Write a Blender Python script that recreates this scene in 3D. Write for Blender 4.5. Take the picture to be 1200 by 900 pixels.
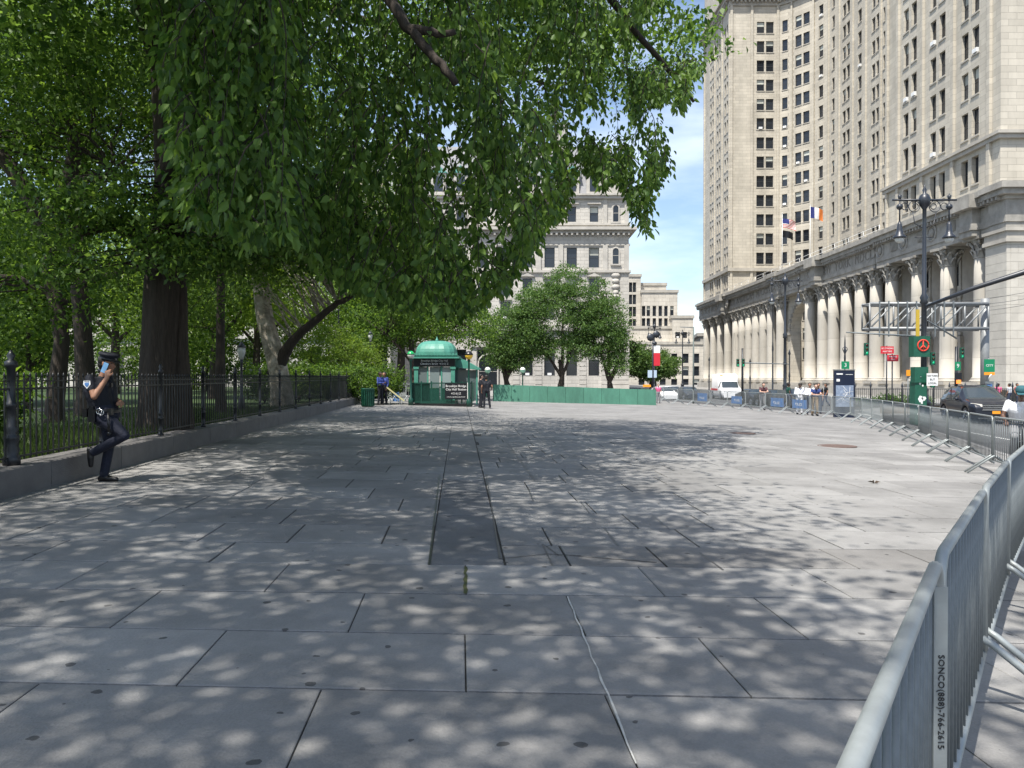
import bpy, bmesh, math, random
import numpy as np
from mathutils import Vector, Matrix, Euler, noise as mnoise
random.seed(7); RNG = np.random.default_rng(7)
for _o in list(bpy.data.objects): bpy.data.objects.remove(_o)
SC = bpy.context.scene
COL = SC.collection
R = math.radians; PI = math.pi

# ---------------------------------------------------------------- camera, sky, sun, exposure
cam_d = bpy.data.cameras.new("camera"); cam = bpy.data.objects.new("camera", cam_d); COL.objects.link(cam)
cam_d.sensor_width = 36; cam_d.lens = 27; cam_d.clip_start = 0.05; cam_d.clip_end = 6000
cam.location = (0, 0, 1.6); cam.rotation_euler = (R(90 - 0.446), 0, 0)
SC.camera = cam
SUN_AZ, SUN_EL = 210.0, 63.0          # degrees clockwise from +Y, degrees above the horizon
W_ = bpy.data.worlds.new("World"); SC.world = W_; W_.use_nodes = True
nt = W_.node_tree; nt.nodes.clear()
out = nt.nodes.new('ShaderNodeOutputWorld'); bg = nt.nodes.new('ShaderNodeBackground')
sky = nt.nodes.new('ShaderNodeTexSky'); sky.sky_type = 'NISHITA'; sky.sun_disc = False
sky.sun_elevation = R(SUN_EL); sky.sun_rotation = R(SUN_AZ); sky.air_density = 1.0; sky.dust_density = 1.2; sky.ozone_density = 1.2
tc = nt.nodes.new('ShaderNodeTexCoord'); mp = nt.nodes.new('ShaderNodeMapping'); mp.inputs['Scale'].default_value = (1.2, 1.0, 4.5)
mp.inputs['Rotation'].default_value = (0, R(12), 0)
nz = nt.nodes.new('ShaderNodeTexNoise'); nz.inputs['Scale'].default_value = 2.2; nz.inputs['Detail'].default_value = 7; nz.inputs['Roughness'].default_value = .55
cr = nt.nodes.new('ShaderNodeValToRGB'); cr.color_ramp.elements[0].position = .46; cr.color_ramp.elements[1].position = .78
cr.color_ramp.elements[1].color = (.55, .55, .55, 1)
mx = nt.nodes.new('ShaderNodeMixRGB'); mx.inputs['Color2'].default_value = (8.3, 8.7, 9.3, 1)
nt.links.new(tc.outputs['Generated'], mp.inputs['Vector']); nt.links.new(mp.outputs[0], nz.inputs['Vector'])
nt.links.new(nz.outputs['Fac'], cr.inputs[0]); nt.links.new(cr.outputs[0], mx.inputs['Fac'])
nt.links.new(sky.outputs[0], mx.inputs['Color1']); nt.links.new(mx.outputs[0], bg.inputs[0])
bg.inputs[1].default_value = 0.12; nt.links.new(bg.outputs[0], out.inputs[0])
sl = bpy.data.lights.new("sun", 'SUN'); sl.energy = 4.5; sl.angle = R(0.55); sl.color = (1, .955, .88)
so = bpy.data.objects.new("sun", sl); COL.objects.link(so)
_sd = Vector((math.sin(R(SUN_AZ)) * math.cos(R(SUN_EL)), math.cos(R(SUN_AZ)) * math.cos(R(SUN_EL)), math.sin(R(SUN_EL))))
so.rotation_euler = _sd.to_track_quat('Z', 'Y').to_euler(); so.location = (0, 0, 60)
SC.view_settings.view_transform = 'Standard'; SC.view_settings.look = 'None'
SC.view_settings.exposure = 0.84; SC.view_settings.gamma = 1
SC.cycles.max_bounces = 6; SC.cycles.transparent_max_bounces = 8; SC.cycles.use_denoising = True

# ---------------------------------------------------------------- helpers
def zg(x): return -0.025 * max(-12.0, min(22.0, x))
def W(px, py, d): return Vector(((px - 600) / 900 * d, d, 1.6 + (443 - py) / 900 * d))

def mat(name, col, rough=.8, metal=0, var=0.0, noise=0, nscale=5, bump=0, bscale=40, col2=None, spec=.5, rand=0.0, emis=None,
        stretch=None, coat=0):
    m = bpy.data.materials.new(name); m.use_nodes = True; n = m.node_tree; b = n.nodes['Principled BSDF']; L = n.links
    b.inputs['Roughness'].default_value = rough; b.inputs['Metallic'].default_value = metal
    b.inputs['Specular IOR Level'].default_value = spec; b.inputs['Coat Weight'].default_value = coat
    c = (*col, 1); b.inputs['Base Color'].default_value = c
    tcn = n.nodes.new('ShaderNodeTexCoord'); vec = tcn.outputs['Object']
    if stretch:
        mpn = n.nodes.new('ShaderNodeMapping'); mpn.inputs['Scale'].default_value = stretch; L.new(vec, mpn.inputs[0]); vec = mpn.outputs[0]
    last = None
    if noise:
        t = n.nodes.new('ShaderNodeTexNoise'); t.inputs['Scale'].default_value = nscale; t.inputs['Detail'].default_value = 8
        t.inputs['Roughness'].default_value = .62; L.new(vec, t.inputs['Vector'])
        mr = n.nodes.new('ShaderNodeMapRange'); mr.inputs[1].default_value = .3; mr.inputs[2].default_value = .7; L.new(t.outputs['Fac'], mr.inputs[0])
        mxn = n.nodes.new('ShaderNodeMixRGB'); c2 = col2 or tuple(v * (1 - noise) for v in col)
        mxn.inputs[1].default_value = c; mxn.inputs[2].default_value = (*c2, 1); L.new(mr.outputs[0], mxn.inputs[0]); last = mxn.outputs[0]
    if rand:
        oi = n.nodes.new('ShaderNodeObjectInfo'); mr = n.nodes.new('ShaderNodeMapRange'); mr.inputs[3].default_value = 1 - rand; mr.inputs[4].default_value = 1 + rand
        L.new(oi.outputs['Random'], mr.inputs[0]); h = n.nodes.new('ShaderNodeHueSaturation'); L.new(mr.outputs[0], h.inputs['Value'])
        if last: L.new(last, h.inputs['Color'])
        else: h.inputs['Color'].default_value = c
        last = h.outputs[0]
    if last: L.new(last, b.inputs['Base Color'])
    if bump:
        t = n.nodes.new('ShaderNodeTexNoise'); t.inputs['Scale'].default_value = bscale; t.inputs['Detail'].default_value = 5; L.new(vec, t.inputs['Vector'])
        bp = n.nodes.new('ShaderNodeBump'); bp.inputs['Strength'].default_value = bump; bp.inputs['Distance'].default_value = .02
        L.new(t.outputs['Fac'], bp.inputs['Height']); L.new(bp.outputs[0], b.inputs['Normal'])
    if emis: b.inputs['Emission Color'].default_value = (*emis[:3], 1); b.inputs['Emission Strength'].default_value = emis[3]
    return m

def stone_mat(name, col, bw, bh, mortar=.02, axis='box', dark=.55, rand=.08):
    """ashlar: colour varies block to block, thin darker joints, streaky weathering; works on X- and Y-facing walls"""
    m = bpy.data.materials.new(name); m.use_nodes = True; n = m.node_tree; b = n.nodes['Principled BSDF']; L = n.links
    b.inputs['Roughness'].default_value = .85; b.inputs['Specular IOR Level'].default_value = .25
    g = n.nodes.new('ShaderNodeNewGeometry'); s = n.nodes.new('ShaderNodeSeparateXYZ'); L.new(g.outputs['Position'], s.inputs[0])
    ad = n.nodes.new('ShaderNodeMath'); ad.operation = 'ADD'; L.new(s.outputs[0], ad.inputs[0]); L.new(s.outputs[1], ad.inputs[1])
    c = n.nodes.new('ShaderNodeCombineXYZ'); L.new(ad.outputs[0], c.inputs[0]); L.new(s.outputs[2], c.inputs[1])
    br = n.nodes.new('ShaderNodeTexBrick'); br.inputs['Scale'].default_value = 1; br.inputs['Brick Width'].default_value = bw
    br.inputs['Row Height'].default_value = bh; br.inputs['Mortar Size'].default_value = mortar; br.inputs['Mortar Smooth'].default_value = .3
    br.inputs['Color1'].default_value = (*[v * (1 + rand) for v in col], 1); br.inputs['Color2'].default_value = (*[v * (1 - rand) for v in col], 1)
    br.inputs['Mortar'].default_value = (*[v * dark for v in col], 1); L.new(c.outputs[0], br.inputs['Vector'])
    t = n.nodes.new('ShaderNodeTexNoise'); t.inputs['Scale'].default_value = .35; t.inputs['Detail'].default_value = 9; t.inputs['Roughness'].default_value = .68
    mp_ = n.nodes.new('ShaderNodeMapping'); mp_.inputs['Scale'].default_value = (1, 1, .28); L.new(g.outputs['Position'], mp_.inputs[0]); L.new(mp_.outputs[0], t.inputs[0])
    mr = n.nodes.new('ShaderNodeMapRange'); mr.inputs[1].default_value = .35; mr.inputs[2].default_value = .7; mr.inputs[3].default_value = 1.05; mr.inputs[4].default_value = .76
    L.new(t.outputs['Fac'], mr.inputs[0])
    mu = n.nodes.new('ShaderNodeMixRGB'); mu.blend_type = 'MULTIPLY'; mu.inputs[0].default_value = 1
    L.new(br.outputs['Color'], mu.inputs[1]); L.new(mr.outputs[0], mu.inputs[2]); L.new(mu.outputs[0], b.inputs['Base Color'])
    bp = n.nodes.new('ShaderNodeBump'); bp.inputs['Strength'].default_value = .5; bp.inputs['Distance'].default_value = .03; bp.invert = True
    L.new(br.outputs['Fac'], bp.inputs['Height']); L.new(bp.outputs[0], b.inputs['Normal'])
    return m

def leaf_mat(name, c1, c2, trans=.45, rough=.5):
    m = bpy.data.materials.new(name); m.use_nodes = True; n = m.node_tree; b = n.nodes['Principled BSDF']; L = n.links
    b.inputs['Roughness'].default_value = rough; b.inputs['Specular IOR Level'].default_value = .35
    g = n.nodes.new('ShaderNodeNewGeometry'); r = n.nodes.new('ShaderNodeValToRGB')
    r.color_ramp.elements[0].color = (*c1, 1); r.color_ramp.elements[1].color = (*c2, 1); L.new(g.outputs['Random Per Island'], r.inputs[0])
    L.new(r.outputs[0], b.inputs['Base Color'])
    tr = n.nodes.new('ShaderNodeBsdfTranslucent'); hs = n.nodes.new('ShaderNodeHueSaturation'); hs.inputs['Value'].default_value = 1.7; hs.inputs['Hue'].default_value = .485
    hs.inputs['Saturation'].default_value = 1.08
    L.new(r.outputs[0], hs.inputs['Color']); L.new(hs.outputs[0], tr.inputs[0])
    mxs = n.nodes.new('ShaderNodeMixShader'); mxs.inputs[0].default_value = trans
    L.new(b.outputs[0], mxs.inputs[1]); L.new(tr.outputs[0], mxs.inputs[2]); L.new(mxs.outputs[0], n.nodes['Material Output'].inputs[0])
    return m

class MB:
    """collects shapes into one mesh"""
    def __init__(s): s.v = []; s.f = []; s.m = []; s.mi = 0; s.smooth = []; s.sm = False
    def add(s, vs, fs, M=None):
        k = len(s.v); s.v += [tuple(M @ Vector(v)) if M else tuple(v) for v in vs]
        for f in fs: s.f.append(tuple(i + k for i in f)); s.m.append(s.mi); s.smooth.append(s.sm)
        return s
    def box(s, c, d, M=None, taper=1.0):
        x, y, z = c; a, b, h = d[0] / 2, d[1] / 2, d[2] / 2; t = taper
        v = [(x - a, y - b, z - h), (x + a, y - b, z - h), (x + a, y + b, z - h), (x - a, y + b, z - h),
             (x - a * t, y - b * t, z + h), (x + a * t, y - b * t, z + h), (x + a * t, y + b * t, z + h), (x - a * t, y + b * t, z + h)]
        return s.add(v, [(0, 3, 2, 1), (4, 5, 6, 7), (0, 1, 5, 4), (1, 2, 6, 5), (2, 3, 7, 6), (3, 0, 4, 7)], M)
    def bx(s, x0, x1, y0, y1, z0, z1, M=None): return s.box(((x0 + x1) / 2, (y0 + y1) / 2, (z0 + z1) / 2), (abs(x1 - x0), abs(y1 - y0), abs(z1 - z0)), M)
    def tube(s, pts, r, n=8, cap=True, M=None, smooth=True):
        pts = [Vector(p) for p in pts]; rr = r if isinstance(r, (list, tuple)) else [r] * len(pts)
        vs = []; fs = []; up = None
        for i, p in enumerate(pts):
            a = pts[max(i - 1, 0)]; b = pts[min(i + 1, len(pts) - 1)]; t = (b - a)
            t = t.normalized() if t.length > 1e-9 else Vector((0, 0, 1))
            if up is None: up = t.orthogonal().normalized()
            up = (up - t * up.dot(t)); up = up.normalized() if up.length > 1e-6 else t.orthogonal().normalized(); w = t.cross(up)
            for k in range(n):
                an = 2 * PI * k / n; vs.append(p + (up * math.cos(an) + w * math.sin(an)) * rr[i])
            if i:
                for k in range(n): fs.append(((i - 1) * n + k, (i - 1) * n + (k + 1) % n, i * n + (k + 1) % n, i * n + k))
        if cap: fs.append(tuple(range(n))[::-1]); fs.append(tuple((len(pts) - 1) * n + k for k in range(n)))
        o = s.sm; s.sm = smooth; s.add(vs, fs, M); s.sm = o; return s
    def lathe(s, prof, n=16, c=(0, 0, 0), M=None, smooth=True):
        vs = []; fs = []
        for r, z in prof:
            for k in range(n): a = 2 * PI * k / n; vs.append((c[0] + r * math.cos(a), c[1] + r * math.sin(a), c[2] + z))
        for i in range(1, len(prof)):
            for k in range(n): fs.append(((i - 1) * n + k, (i - 1) * n + (k + 1) % n, i * n + (k + 1) % n, i * n + k))
        fs.append(tuple(range(n))[::-1]); fs.append(tuple((len(prof) - 1) * n + k for k in range(n)))
        o = s.sm; s.sm = smooth; s.add(vs, fs, M); s.sm = o; return s
    def ball(s, c, r, n=12, M=None):
        r = r if isinstance(r, (tuple, list)) else (r, r, r); prof = []; vs = []; fs = []; k2 = n // 2
        for i in range(k2 + 1):
            a = PI * i / k2
            rad = max(math.sin(a), .02)
            for k in range(n): b = 2 * PI * k / n; vs.append((c[0] + r[0] * rad * math.cos(b), c[1] + r[1] * rad * math.sin(b), c[2] - r[2] * math.cos(a)))
            if i:
                for k in range(n): fs.append(((i - 1) * n + k, (i - 1) * n + (k + 1) % n, i * n + (k + 1) % n, i * n + k))
        fs.append(tuple(range(n))[::-1]); fs.append(tuple(k2 * n + k for k in range(n)))
        o = s.sm; s.sm = True; s.add(vs, fs, M); s.sm = o; return s
    def torus(s, c, R_, r, axis='x', n=20, k=6, a0=0, a1=2 * PI):
        pts = []
        for i in range(n + 1):
            a = a0 + (a1 - a0) * i / n; u, w = R_ * math.cos(a), R_ * math.sin(a)
            pts.append((c[0], c[1] + u, c[2] + w) if axis == 'x' else (c[0] + u, c[1], c[2] + w) if axis == 'y' else (c[0] + u, c[1] + w, c[2]))
        return s.tube(pts, r, k)
    def prism(s, poly, h0, h1, M=None, axis='z'):
        n = len(poly); f3 = {'z': lambda a, b, h: (a, b, h), 'y': lambda a, b, h: (a, h, b), 'x': lambda a, b, h: (h, a, b)}[axis]
        v = [f3(a, b, h0) for a, b in poly] + [f3(a, b, h1) for a, b in poly]
        fs = [tuple(range(n))[::-1], tuple(range(n, 2 * n))] + [(i, (i + 1) % n, n + (i + 1) % n, n + i) for i in range(n)]
        return s.add(v, fs, M)
    def mesh(s, name, mats):
        me = bpy.data.meshes.new(name); me.from_pydata(s.v, [], s.f)
        for m in (mats if isinstance(mats, (list, tuple)) else [mats]): me.materials.append(m)
        me.polygons.foreach_set('material_index', s.m); me.polygons.foreach_set('use_smooth', s.smooth); me.update(); return me
    def build(s, name, mats, parent=None, **k): return obj(name, s.mesh(name, mats), parent, **k)

def obj(name, me, parent=None, loc=None, rot=None, label=None, kind=None):
    o = bpy.data.objects.new(name, me); COL.objects.link(o)
    if parent: o.parent = parent
    if loc is not None: o.location = loc
    if rot is not None: o.rotation_euler = rot if isinstance(rot, (tuple, list, Euler)) else (0, 0, rot)
    if label: o['label'] = label
    if kind: o['kind'] = kind
    return o
def thing(name, label, cat, loc=(0, 0, 0), rz=0, group=None):
    o = obj(name, None, None, loc, rz); return tag(o, label, cat, group)
def tag(o, label, cat, group=None):
    o['label'] = label; o['category'] = cat
    if group: o['group'] = group
    return o
def dup(root, loc, rz, label, group=None):
    r = root.copy(); COL.objects.link(r); r.location = loc; r.rotation_euler = (0, 0, rz); r['label'] = label
    if group: r['group'] = group
    for ch in list(root.children):
        c = ch.copy(); COL.objects.link(c); c.parent = r
        for g in list(ch.children):
            d = g.copy(); COL.objects.link(d); d.parent = c
    return r
def fixn(o):
    bm = bmesh.new(); bm.from_mesh(o.data); bmesh.ops.recalc_face_normals(bm, faces=bm.faces); bm.to_mesh(o.data); bm.free(); return o
def text_mesh(s, size, ext, m, spacing=1.0, align='CENTER'):
    cu = bpy.data.curves.new('lettering', 'FONT'); cu.body = s; cu.size = size; cu.extrude = ext; cu.align_x = align; cu.align_y = 'CENTER'
    cu.resolution_u = 2; cu.space_character = spacing
    t = bpy.data.objects.new('tmp', cu); COL.objects.link(t); dg = bpy.context.evaluated_depsgraph_get(); dg.update()
    me = bpy.data.meshes.new_from_object(t.evaluated_get(dg)); me.name = 'lettering'; me.materials.clear(); me.materials.append(m)
    bpy.data.objects.remove(t); bpy.data.curves.remove(cu); return me
FACE_CAM = (R(90), 0, 0)             # text readable by someone looking along +Y
FACE_W = (R(90), 0, R(-90))          # text on a wall that faces -X

# ---------------------------------------------------------------- materials
def slab_mat(name, col, rand=.07):
    m = mat(name, col, rough=.75, noise=.16, nscale=1.3, bump=.35, bscale=55, rand=rand, spec=.3)
    n = m.node_tree; L = n.links; b = n.nodes['Principled BSDF']; src = b.inputs['Base Color'].links[0].from_socket
    g = n.nodes.new('ShaderNodeNewGeometry')
    v = n.nodes.new('ShaderNodeTexVoronoi'); v.voronoi_dimensions = '2D'; v.inputs['Scale'].default_value = 3.0; v.inputs['Randomness'].default_value = 1
    wn = n.nodes.new('ShaderNodeTexNoise'); wn.inputs['Scale'].default_value = 14; L.new(g.outputs['Position'], wn.inputs[0])
    va = n.nodes.new('ShaderNodeVectorMath'); va.operation = 'MULTIPLY_ADD'; va.inputs[1].default_value = (.05, .05, 0); L.new(wn.outputs['Color'], va.inputs[0]); L.new(g.outputs['Position'], va.inputs[2])
    L.new(va.outputs[0], v.inputs['Vector'])
    sx = n.nodes.new('ShaderNodeSeparateColor'); L.new(v.outputs['Color'], sx.inputs[0])
    th = n.nodes.new('ShaderNodeMath'); th.operation = 'MULTIPLY_ADD'; th.inputs[1].default_value = .2; th.inputs[2].default_value = -.112; L.new(sx.outputs[0], th.inputs[0])
    lt = n.nodes.new('ShaderNodeMath'); lt.operation = 'LESS_THAN'; L.new(v.outputs['Distance'], lt.inputs[0]); L.new(th.outputs[0], lt.inputs[1])
    fd = n.nodes.new('ShaderNodeMath'); fd.operation = 'MULTIPLY'; L.new(lt.outputs[0], fd.inputs[0]); fd.inputs[1].default_value = .72
    mxa = n.nodes.new('ShaderNodeMixRGB'); mxa.inputs[2].default_value = (.035, .034, .034, 1); L.new(fd.outputs[0], mxa.inputs[0]); L.new(src, mxa.inputs[1])
    # pale scuffs and wide soft dirt
    t = n.nodes.new('ShaderNodeTexNoise'); t.inputs['Scale'].default_value = .55; t.inputs['Detail'].default_value = 10; t.inputs['Roughness'].default_value = .7; L.new(g.outputs['Position'], t.inputs[0])
    mr = n.nodes.new('ShaderNodeMapRange'); mr.inputs[1].default_value = .33; mr.inputs[2].default_value = .68; mr.inputs[3].default_value = .68; mr.inputs[4].default_value = 1.14; L.new(t.outputs['Fac'], mr.inputs[0])
    mu = n.nodes.new('ShaderNodeMixRGB'); mu.blend_type = 'MULTIPLY'; mu.inputs[0].default_value = 1; L.new(mxa.outputs[0], mu.inputs[1]); L.new(mr.outputs[0], mu.inputs[2])
    t2 = n.nodes.new('ShaderNodeTexNoise'); t2.inputs['Scale'].default_value = 90; t2.inputs['Detail'].default_value = 3; L.new(g.outputs['Position'], t2.inputs[0])
    mr2 = n.nodes.new('ShaderNodeMapRange'); mr2.inputs[3].default_value = .78; mr2.inputs[4].default_value = 1.2; L.new(t2.outputs['Fac'], mr2.inputs[0])
    mu2 = n.nodes.new('ShaderNodeMixRGB'); mu2.blend_type = 'MULTIPLY'; mu2.inputs[0].default_value = .8; L.new(mu.outputs[0], mu2.inputs[1]); L.new(mr2.outputs[0], mu2.inputs[2])
    L.new(mu2.outputs[0], b.inputs['Base Color']); return m
SLAB = slab_mat('bluestone', (.262, .256, .247), .15); SLABD = slab_mat('dark_bluestone', (.15, .152, .155)); SLABW = slab_mat('worn_strip_stone', (.215, .207, .197))
JOINT = mat('joint_mortar', (.04, .037, .032), noise=.4, nscale=8); CAULK = mat('pale_caulk', (.55, .54, .5), noise=.3, nscale=20); MOSS = mat('moss', (.07, .08, .02), noise=.5, nscale=30)
ASPH = mat('asphalt', (.075, .075, .077), rough=.9, noise=.35, nscale=1.4, bump=.4, bscale=80)
SIDEW = mat('concrete_walk', (.27, .262, .245), noise=.25, nscale=.8, bump=.2); KERB = mat('granite_kerb', (.26, .255, .25), noise=.25, nscale=6, bump=.3)
PLINTH = mat('granite_plinth', (.155, .148, .145), noise=.3, nscale=3, bump=.4, bscale=60, rand=.1)
EARTH = mat('earth', (.055, .045, .028), noise=.5, nscale=2, bump=.5); LAWN = mat('lawn', (.04, .075, .016), noise=.45, nscale=1.2, bump=.6)
IRON = mat('painted_iron', (.012, .014, .016), rough=.45, noise=.3, nscale=20); IRONB = mat('black_post_paint', (.016, .018, .022), rough=.4, noise=.3, nscale=9)
GALV = mat('galvanised_steel', (.3, .325, .325), rough=.52, metal=.35, noise=.16, nscale=14, bump=.08, bscale=30, rand=.12)
GALVB = mat('weathered_galvanised_steel', (.2, .222, .228), rough=.58, metal=.3, noise=.35, nscale=11, bump=.12, bscale=30)
LIME = stone_mat('limestone_ashlar', (.5, .46, .385), 1.6, .62, .022, dark=.72); LIMEC = stone_mat('limestone_column', (.45, .42, .365), 9, 3.6, .02, dark=.7)
LIMEP = mat('limestone_plain', (.46, .43, .375), rough=.85, noise=.3, nscale=.7, bump=.25, bscale=12, spec=.25)
LIMED = mat('weathered_limestone', (.39, .37, .33), rough=.9, noise=.42, nscale=.9, bump=.5, bscale=6, spec=.2)
BLOCK = mat('limestone_block', (.51, .48, .42), rough=.85, noise=.2, nscale=.8, bump=.2, rand=.07, spec=.25)
GLASS = mat('window_glass', (.018, .022, .028), rough=.12, spec=.6, rand=.4); WFRAME = mat('window_frame', (.03, .032, .035), rough=.5); BLIND = mat('window_blind', (.42, .43, .38), rough=.6, rand=.3)
GREYST = stone_mat('grey_granite_ashlar', (.50, .475, .43), 1.5, .6, .03, dark=.7); GREYP = mat('pale_granite_trim', (.50, .475, .43), noise=.3, nscale=.6, bump=.4, bscale=4, spec=.25)
SLATE = mat('slate_roof', (.3, .3, .31), noise=.3, nscale=1.5, bump=.5, bscale=8); COPPER = mat('copper_green', (.12, .33, .29), noise=.3, nscale=4)
TANST = stone_mat('tan_limestone', (.54, .50, .43), 2.4, 1.2, .03); KGREEN = mat('kiosk_green_paint', (.008, .06, .042), rough=.4, noise=.25, nscale=6)
KROOF = mat('kiosk_verdigris', (.07, .27, .2), rough=.5, noise=.3, nscale=3); HOARD = None
BLACKS = mat('sign_black', (.008, .009, .012), rough=.35); WHITEP = mat('white_paint', (.78, .78, .76), rough=.5, noise=.12, nscale=6)
ROADW = mat('road_white_paint', (.6, .6, .57), noise=.35, nscale=7); ROADY = mat('road_yellow_paint', (.55, .36, .04), noise=.35, nscale=7)
REDS = mat('sign_red', (.55, .02, .035), rough=.4); GRNS = mat('sign_green', (.005, .2, .085), rough=.4); ORNG = mat('orange_paint', (.8, .3, .02), rough=.4)
DKGRN = mat('dark_green_paint', (.012, .1, .06), rough=.45, noise=.3, nscale=8); BLUEB = mat('blue_board', (.09, .22, .5), rough=.5, noise=.4, nscale=8)
SKINA = mat('skin_tan', (.3, .15, .09), rough=.6); SKINB = mat('skin_light', (.5, .3, .22), rough=.6); SKIND = mat('skin_dark', (.1, .05, .032), rough=.55)
NAVY = mat('navy_uniform', (.005, .0065, .014), rough=.8, noise=.3, nscale=12, bump=.9, bscale=11); NAVYT = mat('navy_trousers', (.007, .01, .026), rough=.8, noise=.35, nscale=9, bump=1, bscale=9)
BLKL = mat('black_leather', (.008, .008, .009), rough=.35); WHT = mat('white_cotton', (.72, .73, .76), rough=.85, noise=.12, nscale=9, bump=.4, bscale=14); BLUEJ = mat('blue_jacket', (.02, .04, .2), rough=.7)
KHAKI = mat('khaki_cotton', (.32, .23, .14), rough=.85, noise=.2, nscale=8); JEAN = mat('denim', (.03, .045, .09), rough=.85, noise=.3, nscale=10); GREYT = mat('grey_cotton', (.2, .2, .21), rough=.85)
PINK = mat('pink_cotton', (.6, .1, .22), rough=.8); HAIR = mat('dark_hair', (.012, .009, .007), rough=.6); SILVER = mat('bright_metal', (.6, .6, .6), rough=.2, metal=1); NSHIRT = mat('navy_shirt', (.02, .04, .16), rough=.8, noise=.25, nscale=8)
BARK = mat('elm_bark', (.06, .046, .036), rough=.95, noise=.55, nscale=7, bump=1.0, bscale=16, stretch=(3.2, 3.2, .5))
BARKP = mat('plane_bark', (.5, .45, .37), rough=.9, noise=.5, nscale=4.5, col2=(.13, .11, .075), bump=.5, bscale=9)
LEAFE = leaf_mat('elm_leaf', (.03, .078, .015), (.15, .25, .05), .48, .5); LEAFM = leaf_mat('maple_leaf', (.026, .068, .012), (.13, .22, .035), .48, .6); LEAFY = leaf_mat('sunny_leaf', (.08, .15, .02), (.17, .25, .04), .5, .6)
LEAFG = leaf_mat('grey_green_leaf', (.045, .10, .025), (.12, .2, .05), .4); GRASSM = leaf_mat('grass_blade', (.03, .06, .012), (.06, .10, .02), .35)
# ---------------------------------------------------------------- ground, road, plaza
def strip_sheet(name, xs, y0, y1, dz, m, ny=1):
    b = MB(); n = len(xs)
    for j in range(ny + 1):
        for x in xs: b.v.append((x, y0 + (y1 - y0) * j / ny, zg(x) + dz))
    for j in range(ny):
        for i in range(n - 1): b.f.append((j * n + i, j * n + i + 1, (j + 1) * n + i + 1, (j + 1) * n + i)); b.m.append(0); b.smooth.append(False)
    return b.build(name, m, kind='structure')
strip_sheet('ground', [-3000, -12, 22, 3000], -2500, 3000, -.16, ASPH)
CHAIN = [(0.15, .55), (1.26, 2.27), (2.4, 3.9), (3.55, 5.5), (4.75, 7.1), (5.95, 8.7), (7.2, 10.4), (8.5, 12.4), (9.15, 14.6), (9.95, 16.7), (10.7, 18.85), (11.4, 20.9),
         (12.2, 23.0), (12.9, 25.2), (13.6, 27.4), (14.3, 29.6), (14.9, 31.8), (15.5, 34.0), (15.95, 36.2), (16.0, 38.4), (15.75, 40.6), (15.3, 42.8), (14.85, 45.0), (14.35, 47.2),
         (13.85, 49.4), (13.3, 51.6), (12.7, 53.8), (12.1, 56.0), (11.5, 58.2), (10.9, 60.4)]
KL = [(6, -30), (6.2, 2), (6.6, 5.5), (7.8, 8.2), (9.0, 10.2), (10.2, 12.6), (10.9, 15.2), (12.5, 20), (14.2, 24.5), (16.5, 31), (17.8, 36), (17.8, 39), (17.2, 43), (15.9, 50), (14.2, 57), (12.6, 63.5)]
def kerbx(y):
    for (xa, ya), (xb, yb) in zip(KL, KL[1:]):
        if ya <= y <= yb: return xa + (xb - xa) * (y - ya) / (yb - ya)
    return KL[0][0] if y < KL[0][1] else KL[-1][0]
def fencex(y): return -6.04 - .0716 * (y - 9.06)
PY1 = 63.5
plaza = MB(); ys = [-30 + i * 1.1 for i in range(86)]; ys[-1] = PY1
for y in ys:
    a, b_ = fencex(y) - .25, kerbx(y) - .15
    for x in (a, (a + b_) / 2, b_): plaza.v.append((x, y, zg(x) - .012))
for j in range(len(ys) - 1):
    for i in range(2): plaza.f.append((j * 3 + i, j * 3 + i + 1, j * 3 + i + 4, j * 3 + i + 3)); plaza.m.append(0); plaza.smooth.append(False)
plaza = plaza.build('plaza_pavement', JOINT, kind='structure')

ROWG = {}
def slab_geo(b, q, g=.0045, ch=.006, gy=None):
    """q: four xy corners ccw; a stone with a chamfered top, raised above its bed"""
    c = (sum(p[0] for p in q) / 4, sum(p[1] for p in q) / 4)
    dz = random.uniform(-.0015, .0025)
    gy = gy or g
    def ins(p, k, gy=gy):
        dx, dy = c[0] - p[0], c[1] - p[1]; k2 = k - g + gy; return (p[0] + math.copysign(min(k, abs(dx)), dx), p[1] + math.copysign(min(k2, abs(dy)), dy))
    o = [ins(p, g) for p in q]; i_ = [ins(p, g + ch) for p in q]
    vs = [(p[0], p[1], zg(p[0]) - .03) for p in o] + [(p[0], p[1], zg(p[0]) - .004 + dz) for p in o] + [(p[0], p[1], zg(p[0]) + dz) for p in i_]
    fs = [(8, 9, 10, 11)] + [(a, (a + 1) % 4, 4 + (a + 1) % 4, 4 + a) for a in range(4)] + [(4 + a, 4 + (a + 1) % 4, 8 + (a + 1) % 4, 8 + a) for a in range(4)]
    b.add(vs, fs)
def bandx(y): return -.71 - .068 * (y - 6.6)
def gp(px, py):
    X = 0
    for _ in range(6): d = 900 * (1.6 - zg(X)) / (py - 443); X = (px - 600) / 900 * d
    return (X, d)
FIXR = {3.0: [(352, 860), (730, 860)], 3.9: [(233, 772), (545, 775), (850, 783)], 4.78: [(153, 716), (415, 720), (675, 722), (922, 730)], 5.67: [(319, 680), (545, 680), (765, 683), (980, 690)]}
rows = [(-1.4, 0), (-.5, 0), (.4, 0), (1.25, 0), (2.1, 0), (3.0, .003), (3.9, .011), (4.78, .024), (5.67, .046), (6.55, .06), (7.35, .061)]
y = 7.35
while y < PY1 - .9: y += .9; rows.append((y, .061))
slabs = []          # (quad, material)
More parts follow.
